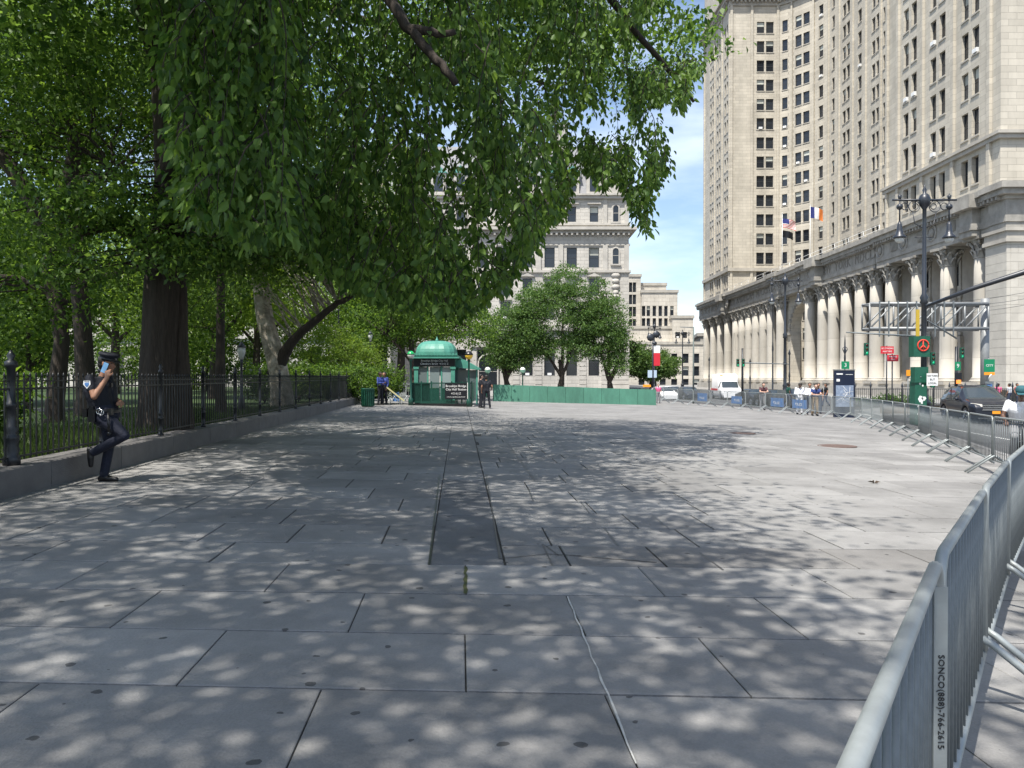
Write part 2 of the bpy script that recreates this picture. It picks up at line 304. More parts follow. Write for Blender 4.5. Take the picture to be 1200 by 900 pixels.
for i in range(len(rows) - 1):
    (y0, m0), (y1, m1) = rows[i], rows[i + 1]
    ym = (y0 + y1) / 2; sh = -.066
    for side in (-1, 1):
        if ym > 6.5: xs0, xe = (fencex(ym) - .2, bandx(ym)) if side < 0 else (bandx(ym) + .65, kerbx(ym))
        elif side < 0: xs0, xe = fencex(ym) - .2, kerbx(ym)
        else: continue
        x = xs0 - random.uniform(0, 1.2); fx = []
        if y0 in FIXR:
            fx = [gp(*p)[0] for p in FIXR[y0]]
            while fx[0] > xs0: fx.insert(0, fx[0] - random.uniform(1.4, 1.6))
            while fx[-1] < xe: fx.append(fx[-1] + random.uniform(1.4, 1.6))
            x = fx.pop(0)
        while x < xe - .05:
            w = random.uniform(1.3, 1.75) if random.random() < .8 else random.uniform(.75, 1.1)
            if ym < 6.5: w = random.uniform(1.4, 1.7)
            if fx: w = fx.pop(0) - x
            xa, xb = max(x, xs0), min(x + w, xe)
            if xe - xb < .35 and not fx: xb = xe
            if xb - xa > .2 and xb > xs0:
                def sx(xx, yy):
                    if abs(xx - xe) < 1e-6 and ym > 6.5 and side < 0: return bandx(yy)
                    if abs(xx - xs0) < 1e-6 and ym > 6.5 and side > 0: return bandx(yy) + .65
                    if abs(xx - xe) < 1e-6: return kerbx(yy)
                    return xx + sh * (yy - ym)
                q = [(sx(xa, y0 + m0 * xa), y0 + m0 * xa), (sx(xb, y0 + m0 * xb), y0 + m0 * xb), (sx(xb, y1 + m1 * xb), y1 + m1 * xb), (sx(xa, y1 + m1 * xa), y1 + m1 * xa)]
                m = SLAB
                if 6.5 < ym < 7.3 and side > 0: m = SLABW
                slabs.append((q, m, ym))
            if xb == xe: break
            x += w
yb = 6.55; k = 0
while yb < PY1 - 2:
    ln = [2.35, 3.1][k] if k < 2 else random.uniform(1.6, 3.2); x0, x1 = bandx(yb), bandx(yb + ln)
    slabs.append(([(x0, yb + .06 * x0), (x0 + .65, yb + .06 * x0 + .02), (x1 + .65, yb + ln + .06 * x1 + .02), (x1, yb + ln + .06 * x1)], SLABD if k < 2 else SLAB, yb + ln / 2)); yb += ln; k += 1
def vis(s):
    q = s[0]; return any(abs(p[0]) < .68 * p[1] + .3 and p[1] > 2.6 for p in q)
near = sorted([s for s in slabs if vis(s)], key=lambda s: s[2])[:300]; ids = {id(s) for s in near}
for s in near:
    b = MB(); slab_geo(b, s[0], g=(.0045 if s[2] < 6.5 else .009), gy=ROWG.setdefault(round(s[2], 2), random.uniform(.008, .014) if s[2] < 6.5 else random.uniform(.014, .024))); b.build('paving_slab', s[1], plaza)
b = MB()
for s in slabs:
    if id(s) not in ids: slab_geo(b, s[0])
b.build('distant_paving_slabs', SLAB, plaza, kind='stuff')
# a caulked joint, a mossy joint and cracks that catch the eye
def ribbon(name, pts, w, m, lift=.006):
    b = MB()
    for i, p in enumerate(pts):
        p = Vector((*p, 0)); a = Vector((*pts[max(i - 1, 0)], 0)); c = Vector((*pts[min(i + 1, len(pts) - 1)], 0)); t = (c - a).normalized(); n_ = Vector((-t.y, t.x, 0)) * (w / 2 * random.uniform(.6, 1.3))
        for q in (p - n_, p + n_): b.v.append((q.x, q.y, zg(q.x) + lift))
        if i: b.f.append((2 * i - 2, 2 * i - 1, 2 * i + 1, 2 * i)); b.m.append(0); b.smooth.append(False)
    return b.build(name, m, plaza)
def wig(a, b, n, s): return [(a[0] + (b[0] - a[0]) * i / n + random.uniform(-s, s) * (0 < i < n), a[1] + (b[1] - a[1]) * i / n) for i in range(n + 1)]
ribbon('caulked_joint', wig(gp(665, 700), gp(746, 898), 14, .006), .011, CAULK)
ribbon('mossy_joint', wig(gp(545.5, 665), gp(545, 697), 8, .008), .028, MOSS)
ribbon('crack', wig(gp(585, 656), gp(640, 650), 6, .02) + wig(gp(645, 650), gp(770, 660), 10, .04)[1:], .014, JOINT)
for a, c in [((708, 619), (725, 640)), ((750, 667), (781, 700)), ((820, 648), (848, 669)), ((636, 638), (648, 664)), ((515, 557), (503, 662)), ((570, 557), (586, 655)), ((592, 515), (627, 564)), ((640, 640), (655, 652)), ((620, 575), (625, 588)), ((680, 588), (691, 602)), ((765, 604), (786, 621))]:
    ribbon('open_joint', [gp(*a), gp(*c)], .014, BLACKS, .0045)
for (px, py, r) in ((870, 508, .42), (981, 523, .5)):
    x, y = gp(px, py); tag(MB().lathe([(r, 0), (r, .012), (r * .93, .016), (r * .9, .01), (.02, .01)], 28).build('manhole_cover', mat('rusty_iron', (.13, .085, .07), rough=.8, noise=.4, nscale=12), loc=(x, y, zg(x))),
        'rusty round manhole cover on the sunlit paving, ' + ('the farther one' if py < 515 else 'the nearer one, closer to the barricades'), 'manhole cover', 'manhole covers')
x, y = gp(1025, 567); b = MB()
for k in range(5): a = k * 1.2; b.add([(0, 0, .01), (.11 * math.cos(a), .11 * math.sin(a), .03 + .02 * (k % 2)), (.05 * math.cos(a + .6), .05 * math.sin(a + .6), .05)], [(0, 1, 2)])
tag(b.build('fallen_leaf', mat('dry_leaf', (.05, .03, .015)), loc=(x, y, zg(x))), 'small dark curled dry leaf lying alone on the sunlit paving', 'leaf')
# kerb of the plaza
b = MB(); kp = KL[1:]
kroot = obj('plaza_kerb', None, kind='structure')
for (xa, ya), (xb, yb) in zip(kp, kp[1:]):
    L_ = math.hypot(xb - xa, yb - ya); n_ = max(1, round(L_ / 2))
    for i in range(n_):
        t0, t1 = i / n_, (i + 1) / n_; p0 = Vector((xa + (xb - xa) * t0, ya + (yb - ya) * t0)); p1 = Vector((xa + (xb - xa) * t1, ya + (yb - ya) * t1)); d = (p1 - p0).normalized(); nn = Vector((d.y, -d.x)) * .18
        p0 += d * .006; p1 -= d * .006; q = [p0, p0 + nn, p1 + nn, p1]; bb = MB()
        bb.add([(p.x, p.y, zg(p.x) - .2) for p in q] + [(p.x, p.y, zg(p.x) + .006) for p in q], [(4, 5, 6, 7), (0, 1, 5, 4), (1, 2, 6, 5), (2, 3, 7, 6), (3, 0, 4, 7)]); fixn(bb.build('kerb_stone', KERB, kroot))
# street surface with markings, far walk
road = strip_sheet('road', [5.5, 10, 16, 22, 38], -30, 300, -.15, ASPH, 20)
def mark(p0, p1, w, m, name='lane_marking'):
    b = MB(); a = Vector(p0); c = Vector(p1); t = (c - a).normalized(); n_ = Vector((-t.y, t.x)) * w / 2; k = 8
    for i in range(k + 1):
        p = a + (c - a) * i / k
        for q in (p - n_, p + n_): b.v.append((q.x, q.y, zg(q.x) - .145))
        if i: b.f.append((2 * i - 2, 2 * i - 1, 2 * i + 1, 2 * i)); b.m.append(0); b.smooth.append(False)
    b.build(name, m, road)
mark((13.2, 9), (19.3, 34), .13, ROADW); mark((14.9, 9), (20.4, 31), .13, ROADW); mark((15.5, 9), (21.2, 31.5), .12, ROADY); mark((15.9, 9), (21.6, 31.5), .12, ROADY)
for k in range(9): mark((19.8 + k * .0, 34 + 0), (19.8, 34), .01, ROADW) if False else None
for k in range(7): mark((20.5 + k * 1.3, 46.2), (21.1 + k * 1.3, 49.4), .45, ROADW, 'crosswalk_stripe')
for k in range(10): mark((24.5, 52 + k * 9), (24.5, 55 + k * 9), .13, ROADW)
walk = MB(); walk.bx(36.5, 90, 52, 240, -.75, -.555); walk = walk.build('far_pavement', SIDEW, kind='structure')
b = MB(); b.bx(36.3, 36.495, 50, 240, -.75, -.55); b.build('kerb', KERB, walk)
isl = MB(); isl.prism([(21.2, 44.2), (36, 49.8), (36, 60), (30, 60), (23.5, 52)], -.7, -.56); isl = isl.build('traffic_island', SIDEW, kind='structure')
nw = MB(); nw.bx(-40, 12.4, 63.6, 100, -.45, -.02); nw.bx(-40, 30, 122, 134.9, -.7, -.5); nw.build('cross_pavement', SIDEW, kind='structure')

# park ground behind the plinth
pk = MB(); ys = [-10, 4, 12, 20, 30, 42, 62, 100]
for y in ys:
    for i, x in enumerate((fencex(min(y, 45)) - .45, -14, -30, -90)): pk.v.append((x, y, (zg(-6) + .26, .42, .45, .5)[i]))
for j in range(len(ys) - 1):
    for i in range(3): pk.f.append((j * 4 + i, j * 4 + i + 1, j * 4 + i + 5, j * 4 + i + 4)); pk.m.append(0); pk.smooth.append(False)
lawn = pk.build('park_lawn', LAWN, kind='structure')
b = MB()
for y in [i * 1.5 for i in range(-2, 28)]:
    x = fencex(y); b.add([(x - .3, y, .43), (x - .3, y + 1.5, .43), (x - 1.6, y + 1.5, .46), (x - 1.6, y, .46)], [(0, 1, 2, 3)])
b.build('soil_bed', EARTH, kind='structure')
b = MB(); b.bx(-60, -16, 27, 28.6, .4, .485); b.build('park_path', SIDEW, kind='structure')
# low granite wall, stone by stone
FH = .35
pl = thing('granite_wall', 'low granite kerb wall along the plaza carrying the black park fence', 'wall')
y = 2.0
while y < 43:
    y2 = min(y + random.uniform(1.9, 2.4), 43.2); b = MB(); xa, xb = fencex(y), fencex(y2 - .012)
    q = [(xa, y), (xb, y2 - .012), (xb - .42, y2 - .012), (xa - .42, y)]
    z0, zt = -.1, lambda x: zg(x) + FH; e = .015
    vs = [(p[0], p[1], z0) for p in q] + [(p[0], p[1], zt(p[0]) - e) for p in q] + [(p[0] + (-e if i < 2 else e), p[1], zt(p[0])) for i, p in enumerate(q)]
    b.add(vs, [(8, 9, 10, 11)] + [(a, (a + 1) % 4, 4 + (a + 1) % 4, 4 + a) for a in range(4)] + [(4 + a, 4 + (a + 1) % 4, 8 + (a + 1) % 4, 8 + a) for a in range(4)])
    fixn(b.build('granite_stone', PLINTH, pl)); y = y2
# iron fence
fn = thing('park_fence', 'black iron picket fence with ringed posts on the low granite wall', 'fence')
FX = lambda y: fencex(y) - .2
fang = math.atan2(1, -.0716)
def fz(y): return zg(fencex(y)) + FH
pm = MB(); pm.box((0, 0, .58), (.017, .017, 1.06)); pm.lathe([(.008, 1.1), (.016, 1.125), (.016, 1.14), (.003, 1.175)], 6); pm = pm.mesh('picket', IRON)
pb = MB(); pb.lathe([(.055, 0), (.055, .04), (.035, .06), (.035, .3), (.05, .31), (.05, .34), (.035, .36), (.05, .40), (.05, .43), (.032, .46), (.032, 1.18), (.045, 1.19), (.045, 1.23), (.02, 1.26), (.035, 1.3), (.01, 1.36)], 10); pbm = pb.mesh('post', IRONB)
pb = MB(); pb.lathe([(.1, 0), (.1, .1), (.075, .13), (.095, .2), (.07, .26), (.09, .33), (.09, .37), (.06, .41), (.085, .46), (.055, .5), (.055, .72), (.07, .74), (.07, .78), (.05, .8), (.05, 1.22), (.075, 1.24), (.075, 1.3), (.03, 1.33), (.05, 1.38), (.01, 1.45)], 12); pbig = pb.mesh('main_post', IRONB)
y = 7.24; posts = [9.63 + 2.43 * k for k in range(-1, 14)]
for k, py_ in enumerate(posts): obj('post', pbig if k == 1 else pbm, fn, (FX(py_), py_, fz(py_)))
yy = posts[0]; n_ = 0
while yy < 42.5:
    if min(abs(yy - p) for p in posts) > .06: obj('picket', pm, fn, (FX(yy), yy, fz(yy) + .0)); n_ += 1
    yy += .143
for a, c in zip(posts, posts[1:]):
    for h in (.1, .96, 1.06):
        b = MB(); b.tube([(FX(a), a, fz(a) + h), (FX(c), c, fz(c) + h)], .017 if h != 1.06 else .011, 4, smooth=False); b.build('rail', IRON, fn)
# ---------------------------------------------------------------- municipal building
mun = thing('municipal_office_building', 'tall cream stone office building with a colonnade of giant columns and a curved inner court', 'building')
WIN_CACHE = {}; NWIN = [0]; EXTRA = {}
def window_mesh(w, h):
    k = (round(w, 2), round(h, 2))
    if k not in WIN_CACHE:
        f = MB(); t = .07
        f.bx(-w / 2, -w / 2 + t, -.05, .05, 0, h); f.bx(w / 2 - t, w / 2, -.05, .05, 0, h); f.bx(-w / 2 + t, w / 2 - t, -.05, .05, h - t, h); f.bx(-w / 2 + t, w / 2 - t, -.07, .05, 0, t); f.bx(-w / 2 + t, w / 2 - t, -.045, .045, h * .5 - .04, h * .5 + .04)
        g = MB(); g.bx(-w / 2 + t, w / 2 - t, -.01, .01, t, h - t)
        bl = MB(); bl.bx(-w / 2 + t, w / 2 - t, -.02, -.012, h * .62, h - t)
        ac = MB(); ac.bx(-.35, .35, -.5, .1, .08, .5)
        WIN_CACHE[k] = (f.mesh('window', WFRAME), g.mesh('pane', GLASS), bl.mesh('blind', BLIND), ac.mesh('air_conditioner', WHITEP))
    return WIN_CACHE[k]
def put_window(P, u, w, h, parent, joined=None):
    """P point at sill centre, u wall direction (outward normal is u x z turned out)"""
    f, g, bl, ac = window_mesh(w, h); a = math.atan2(u[1], u[0])
    if NWIN[0] >= 255 and joined is not None:
        M = Matrix.Translation(P) @ Matrix.Rotation(a, 4, 'Z'); joined[0].add([v.co for v in f.vertices], [tuple(p.vertices) for p in f.polygons], M); joined[1].add([v.co for v in g.vertices], [tuple(p.vertices) for p in g.polygons], M); return
    NWIN[0] += 1
    o = obj('window', f, parent, P, a); obj('pane', g, o)
    r = random.random()
    if r < .22: b_ = obj('blind', bl, o); b_.scale = (1, 1, 1)
    if r > .9: obj('air_conditioner', ac, o)
def wall_seg(mb, p0, p1, z0, z1, bays, rowz, h, parent, joined=None, depth=.38, strips=(), strip_m=None, sill=None):
    """wall from p0 to p1 (outward normal to the right of p0->p1 turned by -90); bays [(u0,u1)], rowz: window sill heights"""
    p0 = Vector((*p0, 0)); p1 = Vector((*p1, 0)); L = (p1 - p0).length; u = (p1 - p0).normalized(); n = Vector((u.y, -u.x, 0))
    bays = sorted(bays); cuts = [0] + [c for b in bays for c in b] + [L]
    P = lambda s, z, k=0: tuple(p0 + u * s - n * k + Vector((0, 0, z)))
    for i in range(0, len(cuts), 2):
        if cuts[i + 1] - cuts[i] > .01: mb.add([P(cuts[i], z0), P(cuts[i + 1], z0), P(cuts[i + 1], z1), P(cuts[i], z1)], [(0, 1, 2, 3)])
    for a, c in bays:
        z = z0
        for rz in rowz:
            if rz + h > z1: break
            if rz - z > .005: mb.add([P(a, z), P(c, z), P(c, rz), P(a, rz)], [(0, 1, 2, 3)])
            t = rz + h
            mb.add([P(a, rz), P(c, rz), P(c, t), P(a, t), P(a, rz, depth), P(c, rz, depth), P(c, t, depth), P(a, t, depth)], [(0, 1, 5, 4), (1, 2, 6, 5), (2, 3, 7, 6), (3, 0, 4, 7)])
            put_window(p0 + u * ((a + c) / 2) - n * (depth - .06) + Vector((0, 0, rz)), u, c - a, h, parent, joined)
            if sill is not None: sill.add([P(a - .1, rz - .16, -.1), P(c + .1, rz - .16, -.1), P(c + .1, rz, -.1), P(a - .1, rz, -.1), P(a - .1, rz - .16, .0), P(c + .1, rz - .16, 0), P(c + .1, rz, 0), P(a - .1, rz, 0)], [(0, 1, 2, 3), (3, 2, 6, 7), (0, 4, 5, 1), (0, 3, 7, 4), (1, 5, 6, 2)])
            z = t
        mb.add([P(a, z), P(c, z), P(c, z1), P(a, z1)], [(0, 1, 2, 3)])
    for s0, s1 in strips:
        mb.add([P(s0, z0, -.28), P(s1, z0, -.28), P(s1, z1, -.28), P(s0, z1, -.28), P(s0, z0), P(s1, z0), P(s1, z1), P(s0, z1)], [(0, 1, 2, 3), (0, 3, 7, 4), (1, 5, 6, 2), (3, 2, 6, 7)])
def ledge(mb, pts, z0, z1, out, inn=.3):
    """moulding that follows a wall line; outward is right of travel"""
    n = len(pts); off = []
    for i, p in enumerate(pts):
        p = Vector(p); ds = []
        if i: ds.append((p - Vector(pts[i - 1])).normalized())
        if i < n - 1: ds.append((Vector(pts[i + 1]) - p).normalized())
        t = sum(ds, Vector((0, 0))).normalized(); nn = Vector((t.y, -t.x)); c = max(.4, nn.dot(Vector((ds[0].y, -ds[0].x)))); off.append((p + nn * out / c, p - nn * inn / c))
    for i, (a, b) in enumerate(off): mb.v += [(a.x, a.y, z0), (a.x, a.y, z1), (b.x, b.y, z1), (b.x, b.y, z0)]
    k = len(mb.v) - 4 * n
    for i in range(n - 1):
        o = k + 4 * i
        for f in [(0, 4, 5, 1), (1, 5, 6, 2), (3, 7, 4, 0), (2, 6, 7, 3)]: mb.f.append(tuple(o + q for q in f)); mb.m.append(mb.mi); mb.smooth.append(False)
    for o, f in ((k, (0, 1, 2, 3)), (k + 4 * (n - 1), (0, 3, 2, 1))): mb.f.append(tuple(o + q for q in f)); mb.m.append(mb.mi); mb.smooth.append(False)

joined = (MB(), MB())
Z0, ZS, FP, ZT = 19.2, 24.5, 4.05, 82.0
fl = [25.7 + FP * k for k in range(14)]
# travelling so that "right of travel" is outward: from far (y large) to near for the street front => direction -Y has right = -X
foot = [(46, 184), (46, 162.5), (56.3, 162.5), (58.3, 161), (61.6, 156.8), (62.9, 153.2), (63.2, 149.5), (63.2, 107.5), (62.9, 103.8), (61.6, 100.2), (58.3, 96), (56.3, 94.5), (46, 94.5), (46, 72.5), (92, 72.5)]
def pair(c, w=1.2, g=.55): return [(c - g / 2 - w, c - g / 2), (c + g / 2, c + g / 2 + w)]
def wingbays(y_top, cs): return [b for c in cs for b in pair(y_top - c, 1.15, .62)]
seglist = []
seglist.append((0, wingbays(184, [177.2, 171.4, 165.3]), 2.7, [(.1, .6), (9.3, 9.8), (15.4, 15.9), (21.0, 21.5)]))
seglist.append((1, pair(7.4, 1.6, .35), 2.4, [(0, .5), (4.3, 4.8), (9.8, 10.3)]))
seglist.append((2, [(.7, 1.8)], 2.4, []))
seglist.append((3, pair(2.6, 1.4, .4), 2.4, [(.05, .4), (4.9, 5.3)]))
seglist.append((4, [(1.2, 2.4)], 2.4, []))
seglist.append((5, [(1.5, 2.5)], 2.4, [(.0, .35)]))
l6 = pair(149.5 - 145.7, 1.35, .4) + [(149.5 - 140.7, 149.5 - 139.3)] + pair(149.5 - 133.9, 1.2, .4) + [(149.5 - 131.2, 149.5 - 129.9), (149.5 - 127.1, 149.5 - 125.8)] + pair(149.5 - 123, 1.2, .4) + [(149.5 - 117.7, 149.5 - 116.3)]
seglist.append((6, l6, 2.4, [(.6, 1.1), (6.6, 7.0), (11.7, 12.2), (17.4, 17.9), (19.9, 20.3), (24.2, 24.7)]))
seglist.append((7, [(1.2, 2.4)], 2.4, [])); seglist.append((8, [(1.2, 2.4)], 2.4, [])); seglist.append((9, [(1.8, 3.2)], 2.4, [])); seglist.append((10, [(.7, 1.8)], 2.4, []))
seglist.append((11, [], 2.4, [(.5, 1)]))
seglist.append((12, wingbays(94.5, [89.05, 83.25, 77.35]), 2.7, [(.1, .5), (2.7, 3.2), (8.1, 8.6), (14.1, 14.6), (20.2, 20.7)]))
seglist.append((13, pair(6.5, 1.3, .6) + pair(13, 1.3, .6) + pair(20, 1.3, .6), 2.7, [(3.4, 3.9), (9.5, 10), (16, 16.5)]))
order = [12, 1, 2, 3, 4, 5, 6, 0, 13, 7, 8, 9, 10, 11]
sl_mb = MB()
for idx in order:
    i, bays, h, strips = [s for s in seglist if s[0] == idx][0]
    w = MB(); zb = ZS if idx in (0, 12, 13) else (1.0 if 2 <= idx <= 10 else Z0)
    rz = [z for z in fl] if idx in (0, 12, 13) else [z for z in [fl[0] - FP * k for k in (5, 4, 3, 2, 1)] + fl if z > zb + .3]
    wall_seg(w, foot[i], foot[i + 1], zb, ZT - 2.0, bays, rz, h, mun, joined, .4 if idx in (12, 0) else .35, strips, sill=sl_mb)
    w.build('wall', LIME, mun)
# storey between entablature and string course on the wings (windows stand deeper)
for i in (0, 12, 13):
    _, bays, h, strips = [s for s in seglist if s[0] == i][0]; w = MB()
    wall_seg(w, foot[i], foot[i + 1], Z0 - 1, ZS, bays, [20.9], 2.75, mun, joined, .55, strips, sill=sl_mb); w.build('wall', LIME, mun)
sl_mb.build('window_sills', LIMEP, mun, kind='stuff')
joined[0].build('distant_window_frames', WFRAME, mun, kind='stuff'); joined[1].build('distant_window_panes', GLASS, mun, kind='stuff')
b = MB(); ledge(b, foot[11:], ZS - .35, ZS + .05, .35); b.build('string_course', LIMEP, mun); b = MB(); ledge(b, foot[11:], ZS + .052, ZS + .35, .55); b.build('string_course', LIMEP, mun); b = MB(); ledge(b, foot[:4], ZS - .35, ZS + .35, .5); b.build('string_course', LIMEP, mun)
b = MB(); ledge(b, foot, ZT - 2.0, ZT - .9, .3); ledge(b, foot, ZT - .9, ZT - .2, 1.0); ledge(b, foot, ZT - .2, ZT + .25, 1.5); b.build('cornice', LIMEP, mun)
b = MB(); pts = [Vector(p) for p in foot]
for a, c in zip(pts, pts[1:]):
    L_ = (c - a).length; n_ = int(L_ / .8); t = (c - a).normalized(); nn = Vector((t.y, -t.x))
    for k in range(n_): q = a + t * (k + .5) * L_ / n_ + nn * .6; b.box((q.x, q.y, ZT - 1.15), (.35 if abs(t.x) > .5 else .5, .5 if abs(t.x) > .5 else .35, .5))
b.build('dentils', LIMEP, mun, kind='stuff')
w = MB()
for a, c in zip(foot, foot[1:]):
    wl = (Vector(c) - Vector(a)).length
    wall_seg(w, a, c, ZT + .25, ZT + 14, [], [], 2, mun)
w.build('upper_wall', LIME, mun)
b = MB(); b.prism([(46.3, 183.7), (46.3, 162.8), (56.4, 162.8), (63.4, 153), (63.4, 104), (56.4, 94.2), (46.3, 94.2), (46.3, 72.8), (92, 72.8), (92, 183.7)], ZT + 13.4, ZT + 14.2); b.build('roof', LIMED, mun)
b = MB(); b.bx(46, 92, 183.9, 184.1, -.5, ZT + 14); b.build('end_wall', LIME, mun)

# ---- giant order
CB, CT, CAPH, CR = .9, 15.3, 1.95, .86
sh = MB(); n_ = 20
prof = [(CR * 1.0, CB + .75)] + [(CR * (1 - .13 * (t ** 1.8)), CB + .75 + (CT - CAPH - CB - .75) * t) for t in (0, .25, .5, .75, 1)]; sh.lathe(prof, 24)
sh = sh.mesh('column', LIMEC)
bs = MB(); bs.box((0, 0, CB + .15), (CR * 2.75, CR * 2.75, .3)); bs.lathe([(CR * 1.33, CB + .3), (CR * 1.36, CB + .42), (CR * 1.25, CB + .52), (CR * 1.12, CB + .58), (CR * 1.2, CB + .66), (CR * 1.05, CB + .77)], 20); bs = bs.mesh('column_base', LIMEP)
cp = MB(); z = CT - CAPH; cp.lathe([(CR * .9, z - .08), (CR * .98, z), (CR * .86, z + .1), (CR * .86, z + .9), (CR * 1.0, z + 1.5), (CR * 1.2, z + 1.68)], 16)
for row, (zz, rr, nn, hh) in enumerate(((z + .05, .88, 8, .75), (z + .62, .9, 8, .75))):
    for k in range(nn):
        a = 2 * PI * (k + .5 * row) / nn; M = Matrix.Rotation(a, 4, 'Z'); r0 = CR * rr
        cp.add([(r0, -.26, zz), (r0, .26, zz), (r0 + .12, .24, zz + hh * .7), (r0 + .12, -.24, zz + hh * .7), (r0 + .4, -.12, zz + hh), (r0 + .4, .12, zz + hh), (r0 + .34, .1, zz + hh * .72), (r0 + .34, -.1, zz + hh * .72)], [(0, 1, 2, 3), (3, 2, 5, 4), (4, 5, 6, 7), (0, 3, 4, 7), (1, 6, 5, 2)], M)
for k in range(4):
    a = PI / 4 + k * PI / 2; M = Matrix.Rotation(a, 4, 'Z'); cp.tube([(CR * .95, 0, z + 1.15), (CR * 1.3, 0, z + 1.5), (CR * 1.5, 0, z + 1.6), (CR * 1.6, 0, z + 1.42), (CR * 1.48, 0, z + 1.3)], [.1, .13, .15, .14, .08], 6, M=M)
q = CR * 1.5; cp.prism([(q, q), (0, q * .8), (-q, q), (-q * .8, 0), (-q, -q), (0, -q * .8), (q, -q), (q * .8, 0)], CT - .27, CT)
cp = cp.mesh('capital', LIMED)
def column(x, y, m=None, plinth=True):
    c = obj('column', sh, mun, (x, y, 0)); obj('column_base', bs, c); obj('capital', cp, c); return c
COLX = 46.0
ycols = [75.1, 81.0, 86.9, 93.0, 97.0, 101.3, 105.6, 109.9, 113.6, 118.6, 131.4, 136.2, 140.4, 144.7, 149.0, 153.4, 157.6, 163.6, 169.4, 175.2, 181.3]
for yc in ycols: column(COLX, yc)
for yc in (97.0, 101.3, 105.6, 109.9, 136.2, 140.4, 144.7, 149.0, 153.4, 157.6): column(50.6, yc + .4)
b = MB(); b.bx(44.6, 53, 72.5, 185, -.6, CB - .35); b.bx(45.0, 53, 72.5, 185, CB - .35, CB - .01); b.build('stylobate', LIMEP, mun)
# entablature: stepped solid pieces, with the sections over wings and arch standing forward
def entab(y0, y1, xf, nm='entablature'):
    b = MB(); e = .004
    b.bx(xf, 49, y0, y1, CT + .003, CT + .55); b.bx(xf - .12, 49, y0 - .12, y1 + .02, CT + .55, CT + 1.15); b.bx(xf - .04, 49, y0 - .04, y1, CT + 1.15, CT + 2.6)
    b.bx(xf - .25, 49, y0 - .25, y1 + .03, CT + 2.6, CT + 2.95); b.bx(xf - .75, 49, y0 - .75, y1 + .04, CT + 2.95, CT + 3.45); b.bx(xf - 1.05, 49, y0 - 1.05, y1 + .05, CT + 3.45, CT + 3.95); b.bx(xf - .6, 49, y0 - .4, y1, CT + 3.95, CT + 4.2)
    o = b.build(nm, LIMED, mun)
    d = MB(); k = y0 + .3
    while k < y1 - .2: d.bx(xf - .68, xf - .26, k, k + .25, CT + 2.62, CT + 2.93); k += .62
    d.build('modillions', LIMED, o, kind='stuff'); return o
entab(72.6, 95.2, 45.15); es1 = entab(96.3, 111.4, 45.5); entab(112.4, 119.9, 45.0); entab(121.1, 128.9, 45.3); entab(130.1, 133.9, 45.0); es2 = entab(135.1, 160.6, 45.5); entab(161.7, 185.2, 45.15)
for y0, y1 in ((95.2, 96.25), (111.4, 112.35), (119.9, 121.05), (128.9, 130.05), (133.9, 135.05), (160.6, 161.65)): entab(y0, y1, 45.6)
for y0 in (74.1, 112.5, 162.6):      # projecting blocks above single columns catch the sun
    b = MB(); b.bx(44.3, 45.1, y0, y0 + 2.1, CT, CT + 2.6); b.bx(44.15, 45.2, y0 - .15, y0 + 2.25, CT + .56, CT + 1.16); b.bx(43.6, 45.3, y0 - .7, y0 + 2.5, CT + 2.6, CT + 3.9); b.build('entablature_block', LIMED, mun)
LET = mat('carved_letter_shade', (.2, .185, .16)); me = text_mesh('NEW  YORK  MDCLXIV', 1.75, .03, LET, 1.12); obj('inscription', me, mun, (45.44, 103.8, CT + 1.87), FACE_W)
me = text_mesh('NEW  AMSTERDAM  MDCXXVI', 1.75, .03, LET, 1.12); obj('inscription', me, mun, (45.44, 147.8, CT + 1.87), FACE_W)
rg = MB(); rg.torus((0, 0, 0), .86, .13, 'x', 20, 6); rg.torus((.02, 0, 0), .62, .06, 'x', 18, 5); rg.lathe([(.5, 0), (.45, .1), (.02, .12)], 12, M=Matrix.Rotation(R(-90), 4, 'Y')); rg = rg.mesh('wreath', LIMED)
gr = MB(); gr.bx(-.05, .02, -.8, .8, -.55, .55)
for k in range(8): gr.bx(-.12, -.05, -.74 + k * .2, -.66 + k * .2, -.5, .5)
gr = gr.mesh('frieze_grille', LIMED)
for ys_ in ([76.2, 79, 82.6, 84.7, 88.6, 90.8, 94.2], [164, 167, 170.2, 173, 176.2, 179, 182]):
    for k, y in enumerate(ys_): obj('wreath' if k % 2 == 0 else 'frieze_grille', rg if k % 2 == 0 else gr, mun, (45.08, y, CT + 1.87))
for y in (116.2, 131.9, 160.9): obj('wreath', rg, mun, (44.93, y, CT + 1.87))
# walls behind the columns
def lower_wall(y0, y1, x, cs, doors=True):
    b = MB(); bays = [(y1 - c - .8, y1 - c + .8) for c in cs]
    wall_seg(b, (x, y1), (x, y0), CB, CT + .0, bays, [7.0, 11.6], 2.9, mun, None, .5); b.build('lower_wall', LIMEP, mun)
    for c in cs:
        f = MB(); f.bx(x - .12, x + .0, c - 1.25, c - .85, 6.6, 14.8); f.bx(x - .12, x, c + .85, c + 1.25, 6.6, 14.8); f.bx(x - .2, x, c - 1.4, c + 1.4, 14.8, 15.1); f.bx(x - .22, x, c - 1.4, c + 1.4, 10.2, 10.9); f.bx(x - .25, x, c - 1.45, c + 1.45, 6.2, 6.55); f.build('window_surround', LIMEP, mun)
        d = MB(); d.bx(x - .06, x - .01, c - 1.15, c + 1.15, CB + .05, 5.4); d.build('doorway', GLASS, mun)
        d = MB(); d.bx(x - .35, x, c - 1.6, c - 1.16, CB, 5.5); d.bx(x - .35, x, c + 1.16, c + 1.6, CB, 5.5); d.bx(x - .45, x, c - 1.7, c + 1.7, 5.5, 6.1); d.build('door_surround', LIMEP, mun)
